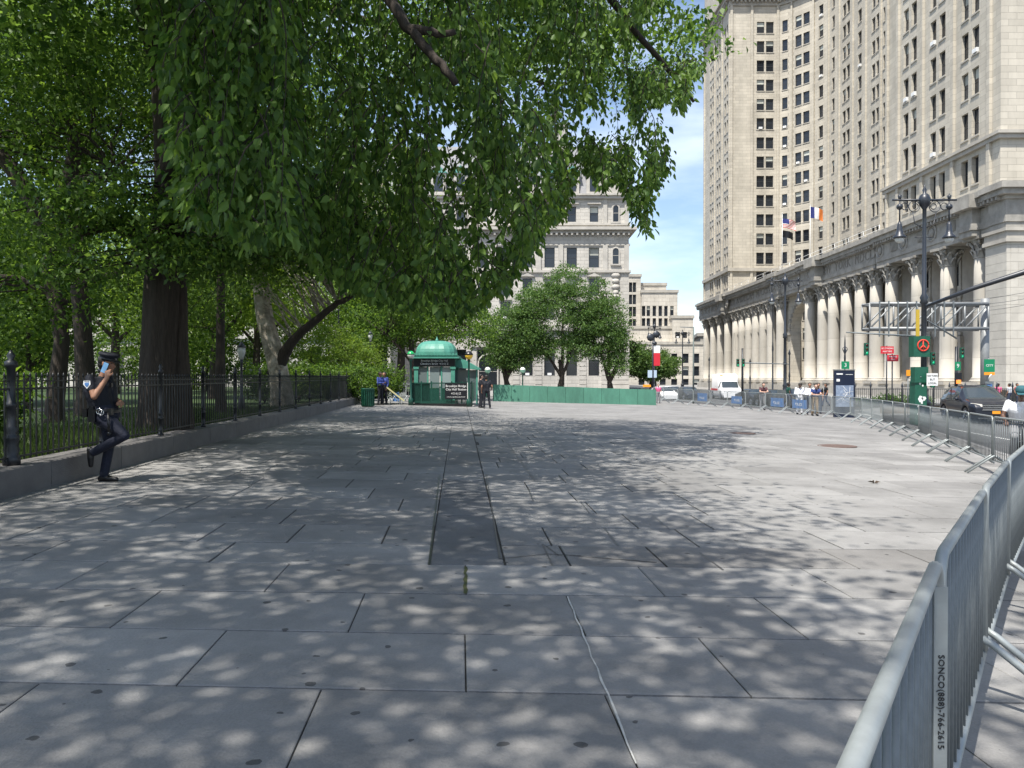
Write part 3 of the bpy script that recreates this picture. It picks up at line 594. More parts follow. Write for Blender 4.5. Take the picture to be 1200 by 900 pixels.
lower_wall(72.6, 95.4, 48.4, [78.05, 83.95, 89.95]); lower_wall(161.6, 184.8, 48.4, [166.5, 172.3, 178.2])
lower_wall(95.4, 112.0, 53.0, [99.2, 103.5, 107.8])
for y0, y1 in ((95.4, 96.2), (111.2, 112.2), (160.8, 161.6)): b = MB(); b.bx(46.9, 53.2, y0, y1, CB, CT); b.build('pier_wall', LIME, mun)
b = MB(); b.bx(49, 53.4, 95.2, 161.8, CT + .02, CT + 3.6); b.build('loggia_roof', LIMED, mun)
# the big arch
def arch_wall(x0, x1, y0, y1, zb, zt, c, hw, spring, m, parent, n=16, name='arch'):
    b = MB(); P = [(y0, zb), (c - hw, zb), (c - hw, spring)] + [(c - hw * math.cos(PI * k / n), spring + hw * math.sin(PI * k / n)) for k in range(1, n)] + [(c + hw, spring), (c + hw, zb), (y1, zb), (y1, zt), (y0, zt)]
    # faces front/back as strips
    for x, rev in ((x0, 0), (x1, 1)):
        def q(*p):
            vs = [(x, a, z) for a, z in p]; b.add(vs, [tuple(range(len(vs)))[::(-1 if rev else 1)]])
        q((y0, zb), (y0, zt), (c - hw, zt), (c - hw, zb)); q((c + hw, zb), (c + hw, zt), (y1, zt), (y1, zb))
        for k in range(n):
            a0, a1 = PI * k / n, PI * (k + 1) / n; p0 = (c - hw * math.cos(a0), spring + hw * math.sin(a0)); p1 = (c - hw * math.cos(a1), spring + hw * math.sin(a1)); q(p0, (p0[0], zt), (p1[0], zt), p1)
    ins = [(c - hw, zb)] + [(c - hw * math.cos(PI * k / n), spring + hw * math.sin(PI * k / n)) for k in range(n + 1)] + [(c + hw, zb)]
    for (a, z), (a2, z2) in zip(ins, ins[1:]): b.add([(x0, a, z), (x1, a, z), (x1, a2, z2), (x0, a2, z2)], [(0, 1, 2, 3)])
    for yy in (y0, y1): b.add([(x0, yy, zb), (x1, yy, zb), (x1, yy, zt), (x0, yy, zt)], [(0, 1, 2, 3)])
    return b.build(name, m, parent)
arch_wall(47.0, 48.6, 112.3, 134.1, CB - .3, CT - .003, 125.0, 4.4, 9.4, LIME, mun)
b = MB()
for k in range(17):
    a = PI * k / 16; c, s = math.cos(a), math.sin(a); M = Matrix.Translation((46.9, 125.0, 9.4)) @ Matrix.Rotation(-a, 4, 'X') if False else None
    b.box((46.88, 125.0 - 4.75 * c, 9.4 + 4.75 * s), (.3, .62, .62))
b.build('archivolt', LIMED, mun)
b = MB(); b.bx(46.7, 48.7, 119.6, 120.65, 8.9, 9.4); b.bx(46.7, 48.7, 129.35, 130.4, 8.9, 9.4); b.build('impost', LIMEP, mun)
b = MB()
for yc in (116.1, 133.0): b.ball((46.9, yc, 11.0), (.35, .9, 1.2), 10); b.ball((46.8, yc, 12.6), (.3, .35, .4), 8)
b.build('relief_figures', LIMED, mun)
# near corner pier, block by block; courses run round the corner
b = MB(); b.bx(45.33, 47.97, 70.33, 73.2, CB - .4, 14.0); b.build('pier_core', LIMED, mun)
zz = CB - .4; row = 0
while zz < 13.9:
    h = min(.78, 14.0 - zz)
    for (a, c, fx) in (((70.0, 71.3, 0), (71.3, 73.15, 0)) if row % 2 else ((70.0, 72.0, 0), (72.0, 73.15, 0))):
        b = MB(); b.bx(45.03, 45.4, a + (.0 if a > 70 else 0) + .008, c - .008, zz + .01, zz + h - .008); b.build('stone_block', BLOCK, mun)
    for (a, c) in (((45.41, 46.7), (46.7, 47.97)) if row % 2 else ((45.41, 46.1), (46.1, 47.4), (47.4, 47.97))):
        b = MB(); b.bx(a + .008, c - .008, 70.0, 70.4, zz + .01, zz + h - .008); b.build('stone_block', BLOCK, mun)
    zz += h; row += 1
b = MB(); b.bx(44.8, 48.2, 69.75, 73.3, 14.0, 14.35); b.bx(44.95, 48.05, 69.9, 73.25, 14.35, 15.0); b.bx(44.75, 48.25, 69.7, 73.3, 15.0, 15.29); b.build('pier_capital', LIMEP, mun)
entab(70.0, 72.5, 44.95)
b = MB(); b.bx(49, 92, 70.2, 72.4, CT + .003, CT + 2.6); b.bx(49, 92, 69.2, 72.4, CT + 2.6, CT + 3.95); b.build('entablature', LIMED, mun)
b = MB(); b.bx(48, 92, 73.0, 73.6, -.5, CT); b.build('side_wall', LIME, mun)
for x in (50.2, 56, 62): column(x, 71.4)
b = MB(); b.bx(48.2, 92, 70.2, 73.0, -.6, CB - .01); b.build('side_stylobate', LIMEP, mun)
b = MB()
for k in range(16): b.tube([(45.4, 95 + k * 4.4, 19.4), (45.4, 95 + k * 4.4, 20.5)], .03, 4)
for h in (19.95, 20.5): b.tube([(45.4, 95, h), (45.4, 161, h)], .03, 4)
b.build('roof_railing', WHITEP, mun)

# flags on the colonnade roof
def flag(name, loc, h, cloths, label):
    t = thing(name, label, 'flag', loc); b = MB(); b.tube([(0, 0, 0), (0, 0, h)], [.07, .04], 6); b.ball((0, 0, h + .08), .1, 8); b.build('pole', WHITEP, t)
    for (zz, w, hh, cols) in cloths:
        n = 12; f = MB(); nb = len(cols)
        for j in range(nb + 1):
            for i in range(n + 1):
                u = i / n; f.v.append((u * w * .93, .18 * math.sin(u * 7 + j * .3) * u, zz - (hh * j / nb) - .25 * w * u * u))
        for j in range(nb):
            for i in range(n): f.f.append((j * (n + 1) + i, j * (n + 1) + i + 1, (j + 1) * (n + 1) + i + 1, (j + 1) * (n + 1) + i)); c = cols[j]; f.m.append(c(i, n) if callable(c) else c); f.smooth.append(True)
        f.build('cloth', [mat('flag_red', (.45, .03, .03)), WHITEP, mat('flag_blue', (.02, .03, .16)), mat('flag_orange', (.7, .2, .04)), BLACKS], t)
    return t
us = [(lambda i, n, j=j: 2 if (i < n * .42 and j < 7) else (0 if j % 2 == 0 else 1)) for j in range(13)]
flag('flagpole', (50.5, 143.7, 19.3), 13.0, [(31.4 - 19.3, 2.7, 1.7, us), (29.2 - 19.3, 2.2, 1.3, [4, 4, 4])], 'US flag above a black flag on a white pole over the colonnade')
ny = [(lambda i, n: 2 if i < n / 3 else (1 if i < 2 * n / 3 else 3)) for j in range(6)]
flag('flagpole', (53.5, 138.0, 19.3), 13.3, [(32.3 - 19.3, 2.5, 2.0, ny)], 'blue, white and orange flag on a tall white pole over the colonnade')

# ---------------------------------------------------------------- hall with mansard roof across the street
NWIN[0] = 0
D = 135.0
hall = thing('mansard_courthouse', 'ornate grey stone courthouse with heavy cornices and a mansard roof behind the trees', 'building')
hx0, hx1 = -32.0, 20.5
pxw = [(x - 600) * .15 for x in (670, 696, 644, 618, 592, 566, 540, 514, 488, 462, 436)]
def hb(w): return [(x - hx0 - w / 2, x - hx0 + w / 2) for x in sorted(pxw)]
for z0, z1, rows_, h, w in ((-.6, 10.3, [2.0], 4.6, 1.9), (10.3, 20.3, [11.9, 16.0], 3.1, 1.7), (20.3, 27.0, [21.0], 3.5, 1.8), (27.9, 33.0, [29.0], 2.7, 1.5)):
    b = MB(); wall_seg(b, (hx0, D), (hx1, D), z0, z1, hb(w), rows_, h, hall, None, .5); wall_seg(b, (hx1, D), (hx1, D + 40), z0, z1, [(5 + 6 * k, 6.6 + 6 * k) for k in range(5)], rows_, h, hall, None, .5); b.build('wall', GREYST, hall)
hl = [(hx0, D), (hx1, D), (hx1, D + 40)]
b = MB(); ledge(b, hl, 27.0, 27.45, .5); ledge(b, hl, 27.45, 27.95, 1.25); b.build('main_cornice', GREYP, hall)
b = MB(); ledge(b, hl, 33.0, 33.5, .6); ledge(b, hl, 33.5, 33.8, .9); b.build('upper_cornice', GREYP, hall)
b = MB(); ledge(b, hl, 20.1, 20.5, .35); ledge(b, hl, 9.9, 10.6, .55); ledge(b, hl, 24.85, 25.15, .2); ledge(b, hl, 28.4, 28.8, .25); b.build('string_courses', GREYP, hall)
b = MB(); k = hx0
while k < hx1: b.bx(k, k + .35, D - .95, D - .1, 26.6, 27.0); k += .9
b.build('modillions', GREYP, hall, kind='stuff')
for x in [(p + 1.95) for p in pxw[1:]] + [20.1]:
    b = MB(); b.bx(x - .35, x + .35, D - .22, D, 28.8, 33.0); b.bx(x - .42, x + .42, D - .25, D, 20.5, 24.85); b.build('pilaster', GREYP, hall)
for x in pxw:
    b = MB(); b.bx(x - 1.2, x + 1.2, D - .35, D, 32.1, 32.4); b.bx(x - 1.15, x + 1.15, D - .3, D, 15.3, 15.6); b.prism([(x - 1.3, 19.4), (x + 1.3, 19.4), (x, 20.0)], D - .4, D, axis='y'); b.build('window_head', GREYP, hall)
# round-headed windows of the corner bay
def arched(x, z, w, h, mb_parent, y=D):
    f = MB(); n = 10; hw = w / 2
    pts = [(x - hw, z), (x + hw, z), (x + hw, z + h - hw)] + [(x + hw * math.cos(PI * k / n), z + h - hw + hw * math.sin(PI * k / n)) for k in range(1, n)] + [(x - hw, z + h - hw)]
    o = MB().prism(pts, y - .03, y + .1, axis='y').build('arched_window', GLASS, mb_parent)
    g = MB(); g.tube([(a, y - .06, c) for a, c in pts[1:]] + [(pts[0][0], y - .06, pts[0][1])], .17, 4, smooth=False); g.bx(x - hw - .3, x + hw + .3, y - .3, y, z - .25, z); g.bx(x - hw, x + hw, y - .07, y - .03, z + h * .5, z + h * .5 + .08); g.build('surround', GREYP, o)
arched(18.2, 29.0, 1.15, 3.0, hall); arched(18.2, 21.6, 1.25, 2.9, hall)
b = MB(); b.prism([(17.0, 13.1), (19.4, 13.1), (18.2, 14.2)], D - .4, D, axis='y'); b.bx(17.2, 19.2, D - .25, D, 8.9, 13.0); b.build('corner_aedicule', GREYP, hall)
b = MB()
for k, (z, w) in enumerate(((19.6, .9), (18.6, .7), (17.6, .8), (16.6, .55), (15.9, .75))): b.ball((18.2, D - .1, z), (w, .35, .5), 8)
b.build('carved_cartouche', GREYP, hall)
arched(-4.2, -.4, 3.4, 6.2, hall, D - .3)
b = MB(); b.bx(-7, -6.2, D - .6, D, -.5, 7); b.bx(-2.1, -1.4, D - .6, D, -.5, 7); b.bx(-7.2, -1.2, D - .9, D, 7, 7.8); b.build('portal', GREYP, hall)
for k in range(12): b = MB(); b.bx(hx0, hx1 + .1, D - .12, D - .005, -.3 + k * .8, .38 + k * .8); 
base = MB()
for k in range(12):
    for xa, xb in [(hx0, -34 + 2.1)] + [(p + 1.35, q_ - 1.35) for p, q_ in zip(sorted(pxw), sorted(pxw)[1:] + [hx1 + 1.45])]: base.bx(xa, xb, D - .13, D - .005, -.3 + k * .8, .4 + k * .8)
base.build('rusticated_courses', GREYP, hall, kind='stuff')
b = MB(); b.add([(hx0, D + .3, 33.8), (hx1 - .3, D + .3, 33.8), (hx1 - .3, D + 40, 33.8), (hx0, D + 40, 33.8), (hx0, D + 2.8, 43), (hx1 - 2.8, D + 2.8, 43), (hx1 - 2.8, D + 37, 43), (hx0, D + 37, 43)], [(0, 1, 5, 4), (1, 2, 6, 5), (2, 3, 7, 6), (4, 5, 6, 7)]); b.build('mansard_roof', SLATE, hall)
for x in pxw[:8]:
    d = obj('dormer', None, hall); d = MB().bx(x - 1.3, x + 1.3, D + .1, D + 3, 33.8, 37.6).build('dormer', GREYP, hall); MB().bx(x - .75, x + .75, D + .04, D + .1, 34.4, 37).build('pane', GLASS, d); MB().prism([(x - 1.6, 37.6), (x + 1.6, 37.6), (x, 38.9)], D - .2, D + 3, axis='y').build('dormer_hood', COPPER, d)
for o in [o for o in hall.children if o.type == 'EMPTY']: bpy.data.objects.remove(o)
b = MB(); b.prism([(16, 33.8), (20.3, 33.8), (20.3, 36.2), (18.2, 38.0), (16, 36.2)], D - .1, D + 4, axis='y'); b.build('corner_gable', GREYP, hall)
b = MB(); b.bx(8, 10, D + 2, D + 4, 38, 47); b.build('chimney', GREYP, hall)

# ---------------------------------------------------------------- stepped office block, far off
D2 = 250.0
def X2(px, d=D2): return (px - 600) / 900 * d
def Z2(py, d=D2): return 1.6 + (443 - py) / 900 * d
st = thing('stepped_office_tower', 'distant tan stepped office tower with narrow vertical window strips', 'building')
def block(px0, px1, pyt, pyb, y0, dep, cols, w, rows=None, wh=1.9):
    x0, x1 = X2(px0), X2(px1); z0, z1 = Z2(pyb), Z2(pyt); b = MB(); rws = []; z = z0 + 2
    while z < z1 - 4: rws.append(z); z += 4.0
    bays = [(X2(c) - x0 - w / 2, X2(c) - x0 + w / 2) for c in cols]
    wall_seg(b, (x0, y0), (x1, y0), z0, z1, bays, rws, wh if rows is None else rows, st, joined2, .5)
    b.add([(x0, y0, z1), (x1, y0, z1), (x1, y0 + dep, z1), (x0, y0 + dep, z1), (x0, y0, z0), (x0, y0 + dep, z0), (x1, y0, z0), (x1, y0 + dep, z0)], [(0, 1, 2, 3), (0, 3, 5, 4), (1, 6, 7, 2)]); b.build('wall', TANST, st)
    c = MB(); c.bx(x0 - .3, x1 + .3, y0 - .3, y0 + dep, z1 + .01, z1 + .9); c.build('parapet', LIMEP, st)
joined2 = (MB(), MB()); NWIN[0] = 60
block(730, 752, 323.5, 392, 252, 30, [735.5, 740, 744.5], 1.1, 3.2); block(752, 783.5, 333, 392, 254, 25, [756, 762, 769, 776, 781.5], 1.2, 2.2)
block(752.3, 794, 343, 392, 250, 3.8, [754.2, 759.7, 766.7, 773.7, 780.3, 787.3], 1.15, 3.3); block(785, 809, 374, 404, 246, 20, [791, 799], 1.6); block(737, 801, 386, 404, 247, 2.8, [746, 758, 782], 1.7)
block(690, 823, 405, 462, 242, 20, [747, 759, 771, 784, 797, 809], 1.9, 3.0)
joined2[0].build('distant_window_frames', WFRAME, st, kind='stuff'); joined2[1].build('distant_window_panes', GLASS, st, kind='stuff')
# far courthouse colonnade
fc = thing('columned_courthouse', 'distant grey courthouse with a sloping roofline and a row of columns beyond the office building', 'building')
a, c = Vector((69.5, 284)), Vector((94.5, 433)); t = (c - a).normalized(); L_ = (c - a).length; ang = math.atan2(t.y, t.x); fc.location = (a.x, a.y, -.6); fc.rotation_euler = (0, 0, ang)
b = MB(); b.bx(0, L_, -8, -2.5, 0, 13.8); b.build('wall', LIMED, fc); b = MB(); b.bx(-1, L_ + 1, -8, .2, 13.8, 15.2); b.bx(-1, L_ + 1, -8, .0, 15.2, 17.6); b.bx(-1.5, L_ + 1, -8, 1.2, 17.6, 18.8); b.build('entablature', LIMED, fc)
cm = MB().lathe([(1.5, 0), (1.5, 1), (1.15, 1.2), (1.0, 12), (1.5, 13), (1.5, 13.8)], 12).mesh('column', LIMEP)
for k in range(12): obj('column', cm, fc, (3 + k * (L_ - 6) / 11, -1.2, 0))
b = MB(); b.bx(2, 30, -40, -12, 18.8, 27); b.build('upper_block', TANST, fc)
# pale courthouse glimpsed through the park trees
NWIN[0] = 0
pc = thing('park_courthouse', 'pale columned courthouse glimpsed between the park trees', 'building')
b = MB(); wall_seg(b, (-62, 98), (-15.5, 98), -.3, 15, [(2.5 + 4.2 * k, 4.1 + 4.2 * k) for k in range(11)], [2.2, 8.4], 3.4, pc, None, .4); b.bx(-62, -15.5, 98.01, 125, 14.99, 15.6); b.add([(-15.5, 98, -.3), (-15.5, 125, -.3), (-15.5, 125, 15), (-15.5, 98, 15)], [(0, 1, 2, 3)]); b.build('wall', GREYST, pc)
b = MB(); ledge(b, [(-62, 98), (-15.5, 98), (-15.5, 125)], 14.2, 15.3, .8); ledge(b, [(-62, 98), (-15.5, 98), (-15.5, 125)], 6.6, 7.1, .3); b.build('cornice', GREYP, pc)
# ---------------------------------------------------------------- trees
def fast_mesh(name, V, F, m, smooth=False):
    """V (N,3) array, F (M,4) int array"""
    me = bpy.data.meshes.new(name); me.vertices.add(len(V)); me.vertices.foreach_set('co', V.astype(np.float32).ravel())
    k = F.shape[1]; me.loops.add(F.size); me.loops.foreach_set('vertex_index', F.astype(np.int32).ravel())
    me.polygons.add(len(F)); me.polygons.foreach_set('loop_start', (np.arange(len(F)) * k).astype(np.int32)); me.polygons.foreach_set('loop_total', np.full(len(F), k, np.int32))
    me.materials.append(m); me.update(calc_edges=True); return me
def unit(v): return v / np.maximum(np.linalg.norm(v, axis=-1, keepdims=True), 1e-9)
def leaves(C, size, m, name='crown', droop=.35, width=.5, axis=None, norm_up=.5, jitter=.35):
    n = len(C); a = RNG.normal(size=(n, 3)) if axis is None else axis + RNG.normal(size=(n, 3)) * .45
    a = unit(a); a[:, 2] -= droop; a = unit(a)
    up = RNG.normal(size=(n, 3)) * .9; up[:, 2] += norm_up * 2; s = unit(np.cross(a, up)); nn = np.cross(s, a)
    L = size * (1 + RNG.uniform(-jitter, jitter, (n, 1))); w = L * width / 2
    base = C; tip = C + a * L - nn * L * .12; mid = C + a * L * .48 + nn * L * .0
    V = np.stack([base, mid + s * w + nn * L * .08, tip, mid - s * w + nn * L * .08], 1).reshape(-1, 3)
    F = np.arange(4 * n).reshape(-1, 4); return fast_mesh(name, V, F, m)
def leaves6(C, size, m, axis, droop=.2, width=.5, norm_up=.25, jitter=.35):
    n = len(C); a = unit(axis + RNG.normal(size=(n, 3)) * .45); a[:, 2] -= droop; a = unit(a)
    up = RNG.normal(size=(n, 3)) * .9; up[:, 2] += norm_up * 2; s = unit(np.cross(a, up)); nn = np.cross(s, a)
    L = size * (1 + RNG.uniform(-jitter, jitter, (n, 1))); w = L * width / 2
    V = np.stack([C, C + a * L * .28 + s * w * .92 + nn * L * .07, C + a * L * .62 + s * w * .8 + nn * L * .05, C + a * L - nn * L * .14, C + a * L * .62 - s * w * .8 + nn * L * .05, C + a * L * .28 - s * w * .92 + nn * L * .07], 1).reshape(-1, 3)
    k = np.arange(n)[:, None] * 6; F = np.concatenate([k + np.array([[0, 1, 2, 3]]), k + np.array([[0, 3, 4, 5]])], 0); return fast_mesh('crown', V, F, m)
def clusters(ells, n, k, rad, shell=.35, flat=.55):
    """n cluster centres spread through ellipsoids [(centre, radii)], k points round each"""
    vol = np.array([e[1][0] * e[1][1] * e[1][2] for e in ells]); pick = RNG.choice(len(ells), n, p=vol / vol.sum())
    c = np.array([e[0] for e in ells])[pick]; r = np.array([e[1] for e in ells])[pick]
    d = unit(RNG.normal(size=(n, 3))); rr = RNG.uniform(shell, 1, (n, 1)) ** .6; cc = c + d * r * rr
    kk = RNG.poisson(k, n).clip(3); idx = np.repeat(np.arange(n), kk); R_ = rad * RNG.uniform(.5, 1.3, n)
    off = RNG.normal(size=(len(idx), 3)) * .5; off[:, 2] *= flat; return cc, cc[idx] + off * R_[idx, None]
def limb(mb, p0, p1, r0, r1, wob=.25, n=7):
    p0, p1 = Vector(p0), Vector(p1); L_ = (p1 - p0).length; pts = []
    for i in range(n + 1):
        t = i / n; w = math.sin(PI * t) * wob * L_ * .2
        pts.append(p0.lerp(p1, t) + Vector((random.uniform(-w, w), random.uniform(-w, w), random.uniform(-w, w) * .5 + math.sin(PI * t) * L_ * .04)))
    mb.tube(pts, [r0 + (r1 - r0) * (i / n) for i in range(n + 1)], 8, cap=True); return pts
def trunk_mesh(pts, rads, m, root, flare=1.25, name='trunk', ridges=True, n=22):
    b = MB(); P = [Vector(p) for p in pts]; z0 = P[0]
    P = [z0 + Vector((0, 0, -.15)), z0 + Vector((0, 0, .12)), z0 + Vector((0, 0, .5))] + P[1:]; Rr = [rads[0] * flare, rads[0] * (1 + (flare - 1) * .55), rads[0] * 1.06] + list(rads[1:])
    fine = []; fr = []
    for i in range(len(P) - 1):
        k = 4
        for j in range(k): fine.append(P[i].lerp(P[i + 1], j / k)); fr.append(Rr[i] + (Rr[i + 1] - Rr[i]) * j / k)
    fine.append(P[-1]); fr.append(Rr[-1]); b.tube(fine, fr, n)
    if ridges:
        ph = [random.uniform(.93, 1.07) for _ in range(n)]
        for i, c in enumerate(fine):
            for k in range(n):
                q = i * n + k; v = Vector(b.v[q]); f = ph[k] * random.uniform(.975, 1.025); b.v[q] = tuple(c + (v - c) * f)
    return b.build(name, m, root)
def tree(name, label, base, pts, rads, limbs, ells, nc, k, rad, lsize, lm, bm_=BARK, group=None, droop=.35, twigs=60, shell=.35, flat=.55):
    t = thing(name, label, 'tree', base, 0, group); B = Vector(base)
    loc = lambda p: (p[0] - B.x, p[1] - B.y, p[2] - B.z)
    trunk_mesh([loc(p) for p in pts], rads, bm_, t)
    ends = []
    for l in limbs:
        b = MB(); pr = [loc(p) for p in l[0]]; rr = l[1]
        fine = []; fr = []
        for i in range(len(pr) - 1):
            for j in range(4):
                s = j / 4; p = Vector(pr[i]).lerp(Vector(pr[i + 1]), s) + Vector((random.uniform(-.05, .05), random.uniform(-.05, .05), random.uniform(-.05, .05))) * (1 if i + j else 0)
                fine.append(p); fr.append(rr[i] + (rr[i + 1] - rr[i]) * s)
        fine.append(Vector(pr[-1])); fr.append(rr[-1]); b.tube(fine, fr, 9); b.build('limb', BARK if bm_ == BARKP else bm_, t); ends += fine[3:]
    cc, pp = clusters([((e[0][0] - B.x, e[0][1] - B.y, e[0][2] - B.z), e[1]) for e in ells], nc, k, rad, shell, flat)
    if ends or len(pts) > 1:
        if not ends: ends = [Vector(loc(p)) for p in pts[-2:]]
        b = MB(); E = np.array([tuple(e) for e in ends]); sel = RNG.choice(len(cc), min(twigs, len(cc)), replace=False)
        for i in sel:
            q = cc[i]; e = E[np.argmin(((E - q) ** 2).sum(1) + RNG.uniform(0, 1.5, len(E)))]; limb(b, e, q, random.uniform(.02, .05), .008, .4, 5)
        b.build('twigs', bm_, t, kind='stuff')
    obj('crown', leaves(pp, lsize, lm, droop=droop), t); return t

# -- the big elm: trunk by the fence, limbs arching over the plaza, long drooping sprays
el = thing('elm_tree', 'huge elm with thick ridged trunk behind the fence and drooping leafy boughs over the plaza', 'tree', (-7.35, 16.0, .4)); EB = Vector((-7.35, 16.0, .4))
trunk_mesh([(0, 0, 0), (.0, 0, 1.6), (.08, 0, 3.2), (.2, .1, 5.4), (.1, 0, 8.5), (.3, .3, 12)], [.39, .37, .36, .3, .25, .17], BARK, el, n=34)
trunk_mesh([(.33, .2, 0), (.3, .2, 1.8), (.28, .2, 3.4), (.25, .15, 5.0)], [.27, .22, .21, .18], BARK, el, n=24)
ELIMB = [([(-7.2, 16, 5.6), (-6.2, 15, 8), (-4.0, 13.8, 9.4), (-2.45, 11.2, 8.0)], [.2, .17, .14, .1]),
         ([tuple(W(415, -70, 11.0)), tuple(W(470, 25, 10.5)), tuple(W(505, 62, 10.3)), tuple(W(534, 99, 10.2))], [.1, .075, .065, .05]), ([tuple(W(482, 36, 10.45)), tuple(W(505, 40, 10.4)), tuple(W(534, 38, 10.4))], [.06, .055, .04]),
         ([(-7.3, 16, 8.4), (-5, 14.5, 11.5), (-1.5, 15, 12.2), (2.0, 17.5, 10.5), (4.6, 19.5, 8.6)], [.2, .18, .15, .1, .04]),
         ([(-7.3, 16, 8), (-6.5, 12, 10.5), (-5, 7, 11), (-2, 2, 10.5), (0.5, -1.5, 9.5)], [.2, .18, .14, .1, .04]),
         ([(-7.2, 16, 7), (-5.8, 13, 8.6), (-4.8, 10.6, 8.0), (-4.3, 9.6, 6.9)], [.15, .12, .08, .03]),
         ([(-7.2, 16, 9), (-6, 20, 11.5), (-2, 24, 12), (2.5, 25, 10.6)], [.18, .15, .1, .04]),
         ([(-7.4, 15.9, 4.2), (-7.9, 15.5, 4.75), (-8.6, 15.4, 4.5), (-9.3, 15.4, 5.3)], [.16, .13, .1, .05])]
for P_, r_ in ELIMB:
    b = MB(); fine = []; fr = []
    for i in range(len(P_) - 1):
        for j in range(5):
            s = j / 5; fine.append(Vector(P_[i]).lerp(Vector(P_[i + 1]), s) - EB + Vector([random.uniform(-.03, .03) for _ in range(3)])); fr.append(r_[i] + (r_[i + 1] - r_[i]) * s)
    fine.append(Vector(P_[-1]) - EB); fr.append(r_[-1]); b.tube(fine, fr, 9); b.build('limb', BARK, el)
MASK = [(-60, -160), (800, -160), (795, -80), (790, -30), (784, 4), (762, 20), (742, 40), (745, 60), (775, 62), (800, 60), (822, 52), (829, 70), (824, 90), (806, 96), (806, 118), (798, 134), (786, 122), (770, 128), (758, 118), (752, 128), (778, 150), (785, 175),
        (782, 205), (766, 222), (757, 276), (743, 258), (728, 222), (716, 206), (709, 234), (699, 216), (688, 203), (672, 214), (664, 244), (656, 264), (640, 264), (625, 300), (600, 330), (576, 350), (556, 366), (530, 374), (470, 362), (420, 346), (380, 322),
        (335, 272), (300, 290), (262, 266), (235, 266), (212, 244), (200, 150), (188, 60), (150, -20), (-60, -20)]
MP = np.array(MASK, float)
def in_mask(px, py):
    x1, y1 = MP[:, 0], MP[:, 1]; x2, y2 = np.roll(x1, -1), np.roll(y1, -1); px = np.atleast_1d(px)[:, None]; py = np.atleast_1d(py)[:, None]
    c = ((y1 > py) != (y2 > py)) & (px < (x2 - x1) * (py - y1) / (y2 - y1 + 1e-12) + x1); return c.sum(1) % 2 == 1
# each spray: a thin hanging shoot with side shoots; built where it hangs
sprays = MB(); LC = []; LA = []; n_s = 0; tries = 0
def spray(px, py, d, length, dens=1.0):
    """a drooping shoot whose top is at W(px,py,d)"""
    p = W(px, py, d); az = random.uniform(0, 2 * PI); h = Vector((math.cos(az), math.sin(az), 0)); pts = [p.copy()]; steps = max(3, int(length / .16)); v = h * random.uniform(.4, .9) + Vector((0, 0, -.25))
    for i in range(steps):
        v = (v * .82 + Vector((random.uniform(-.12, .12), random.uniform(-.12, .12), -.3))); q = pts[-1] + v.normalized() * .16
        X = 600 + 900 * q.x / max(q.y, .1); Y = 443 - 900 * (q.z - 1.6) / max(q.y, .1)
        if not in_mask(X, Y + 4)[0] and Y > -60: break
        pts.append(q)
    if len(pts) < 3: return 0
    sprays.tube([x - EB for x in pts], [.011 - .008 * i / len(pts) for i in range(len(pts))], 3, cap=False)
    for i in range(1, len(pts)):
        t = (pts[i] - pts[i - 1]).normalized(); k = int(5 * dens + random.random())
        for _ in range(k):
            s = Vector([random.gauss(0, 1) for _ in range(3)]); s = (s - t * s.dot(t)).normalized(); o = abs(random.gauss(0, .085)) * (1 + .4 * (i < len(pts) * .5))
            c = pts[i] + s * o + t * random.uniform(-.08, .08); LC.append((c - EB)[:]); a = (t * .7 + s * .8 + Vector((0, 0, -.45))).normalized(); LA.append(a[:])
    return 1
while n_s < 1250 and tries < 14000:
    tries += 1; px = random.uniform(-40, 832); py = random.uniform(-130, 395)
    if not in_mask(px, py)[0]: continue
    d = random.uniform(8.5, 12.5) if px < 340 else (random.uniform(10.5, 18) if px < 640 else random.uniform(14, 22))
    if px < 200 and py > -40: continue
    if mnoise.noise(Vector((px / 42, py / 60, 3.1))) < -.06 + (.12 if py < 200 and px > 330 else 0): continue
    if random.random() > (.75 if 330 < px < 560 and py < 60 else 1): continue
    n_s += spray(px, py - random.uniform(0, 30), d, random.uniform(.5, 2.1))
# edge sprays keep the ragged tips of the outline
for (px, py) in [(x + random.uniform(-8, 8), y - random.uniform(8, 55)) for x, y in MASK[4:45] for _ in range(14)]:
    if in_mask(px, py)[0]: d = 9.5 if px < 340 else (13 if px < 640 else random.uniform(16, 21)); spray(px, py, d + random.uniform(-1, 1), random.uniform(.4, 1.3), 1.2)
sprays.build('hanging_shoots', BARK, el, kind='stuff')
A_ = np.array(LA); C_ = np.array(LC)
obj('crown', leaves6(C_, .132, LEAFE, A_ * 2.0, width=.54, jitter=.5), el, kind='stuff')
# upper crown and the canopy over the viewer: clusters on layered boughs
ells = [((-9, 15, 10.5), (6.5, 6, 3.0)), ((-4, 6, 11), (5.2, 8, 2.2)), ((-1.5, 15, 12), (4.6, 6, 2.2)), ((-6, 0, 11), (5, 7, 2.2)), ((0.3, 22, 11.4), (5.6, 5, 1.9)), ((-1.6, 0, 10.4), (3.2, 4.2, 1.4)), ((-8, 24, 11), (5, 5, 2.5))]
cc, pp = clusters([((e[0][0] - EB.x, e[0][1] - EB.y, e[0][2] - EB.z), e[1]) for e in ells], 1560, 74, 1.05, .1, .3)
obj('crown', leaves(pp, .17, LEAFE, droop=.3, width=.6), el, kind='stuff')

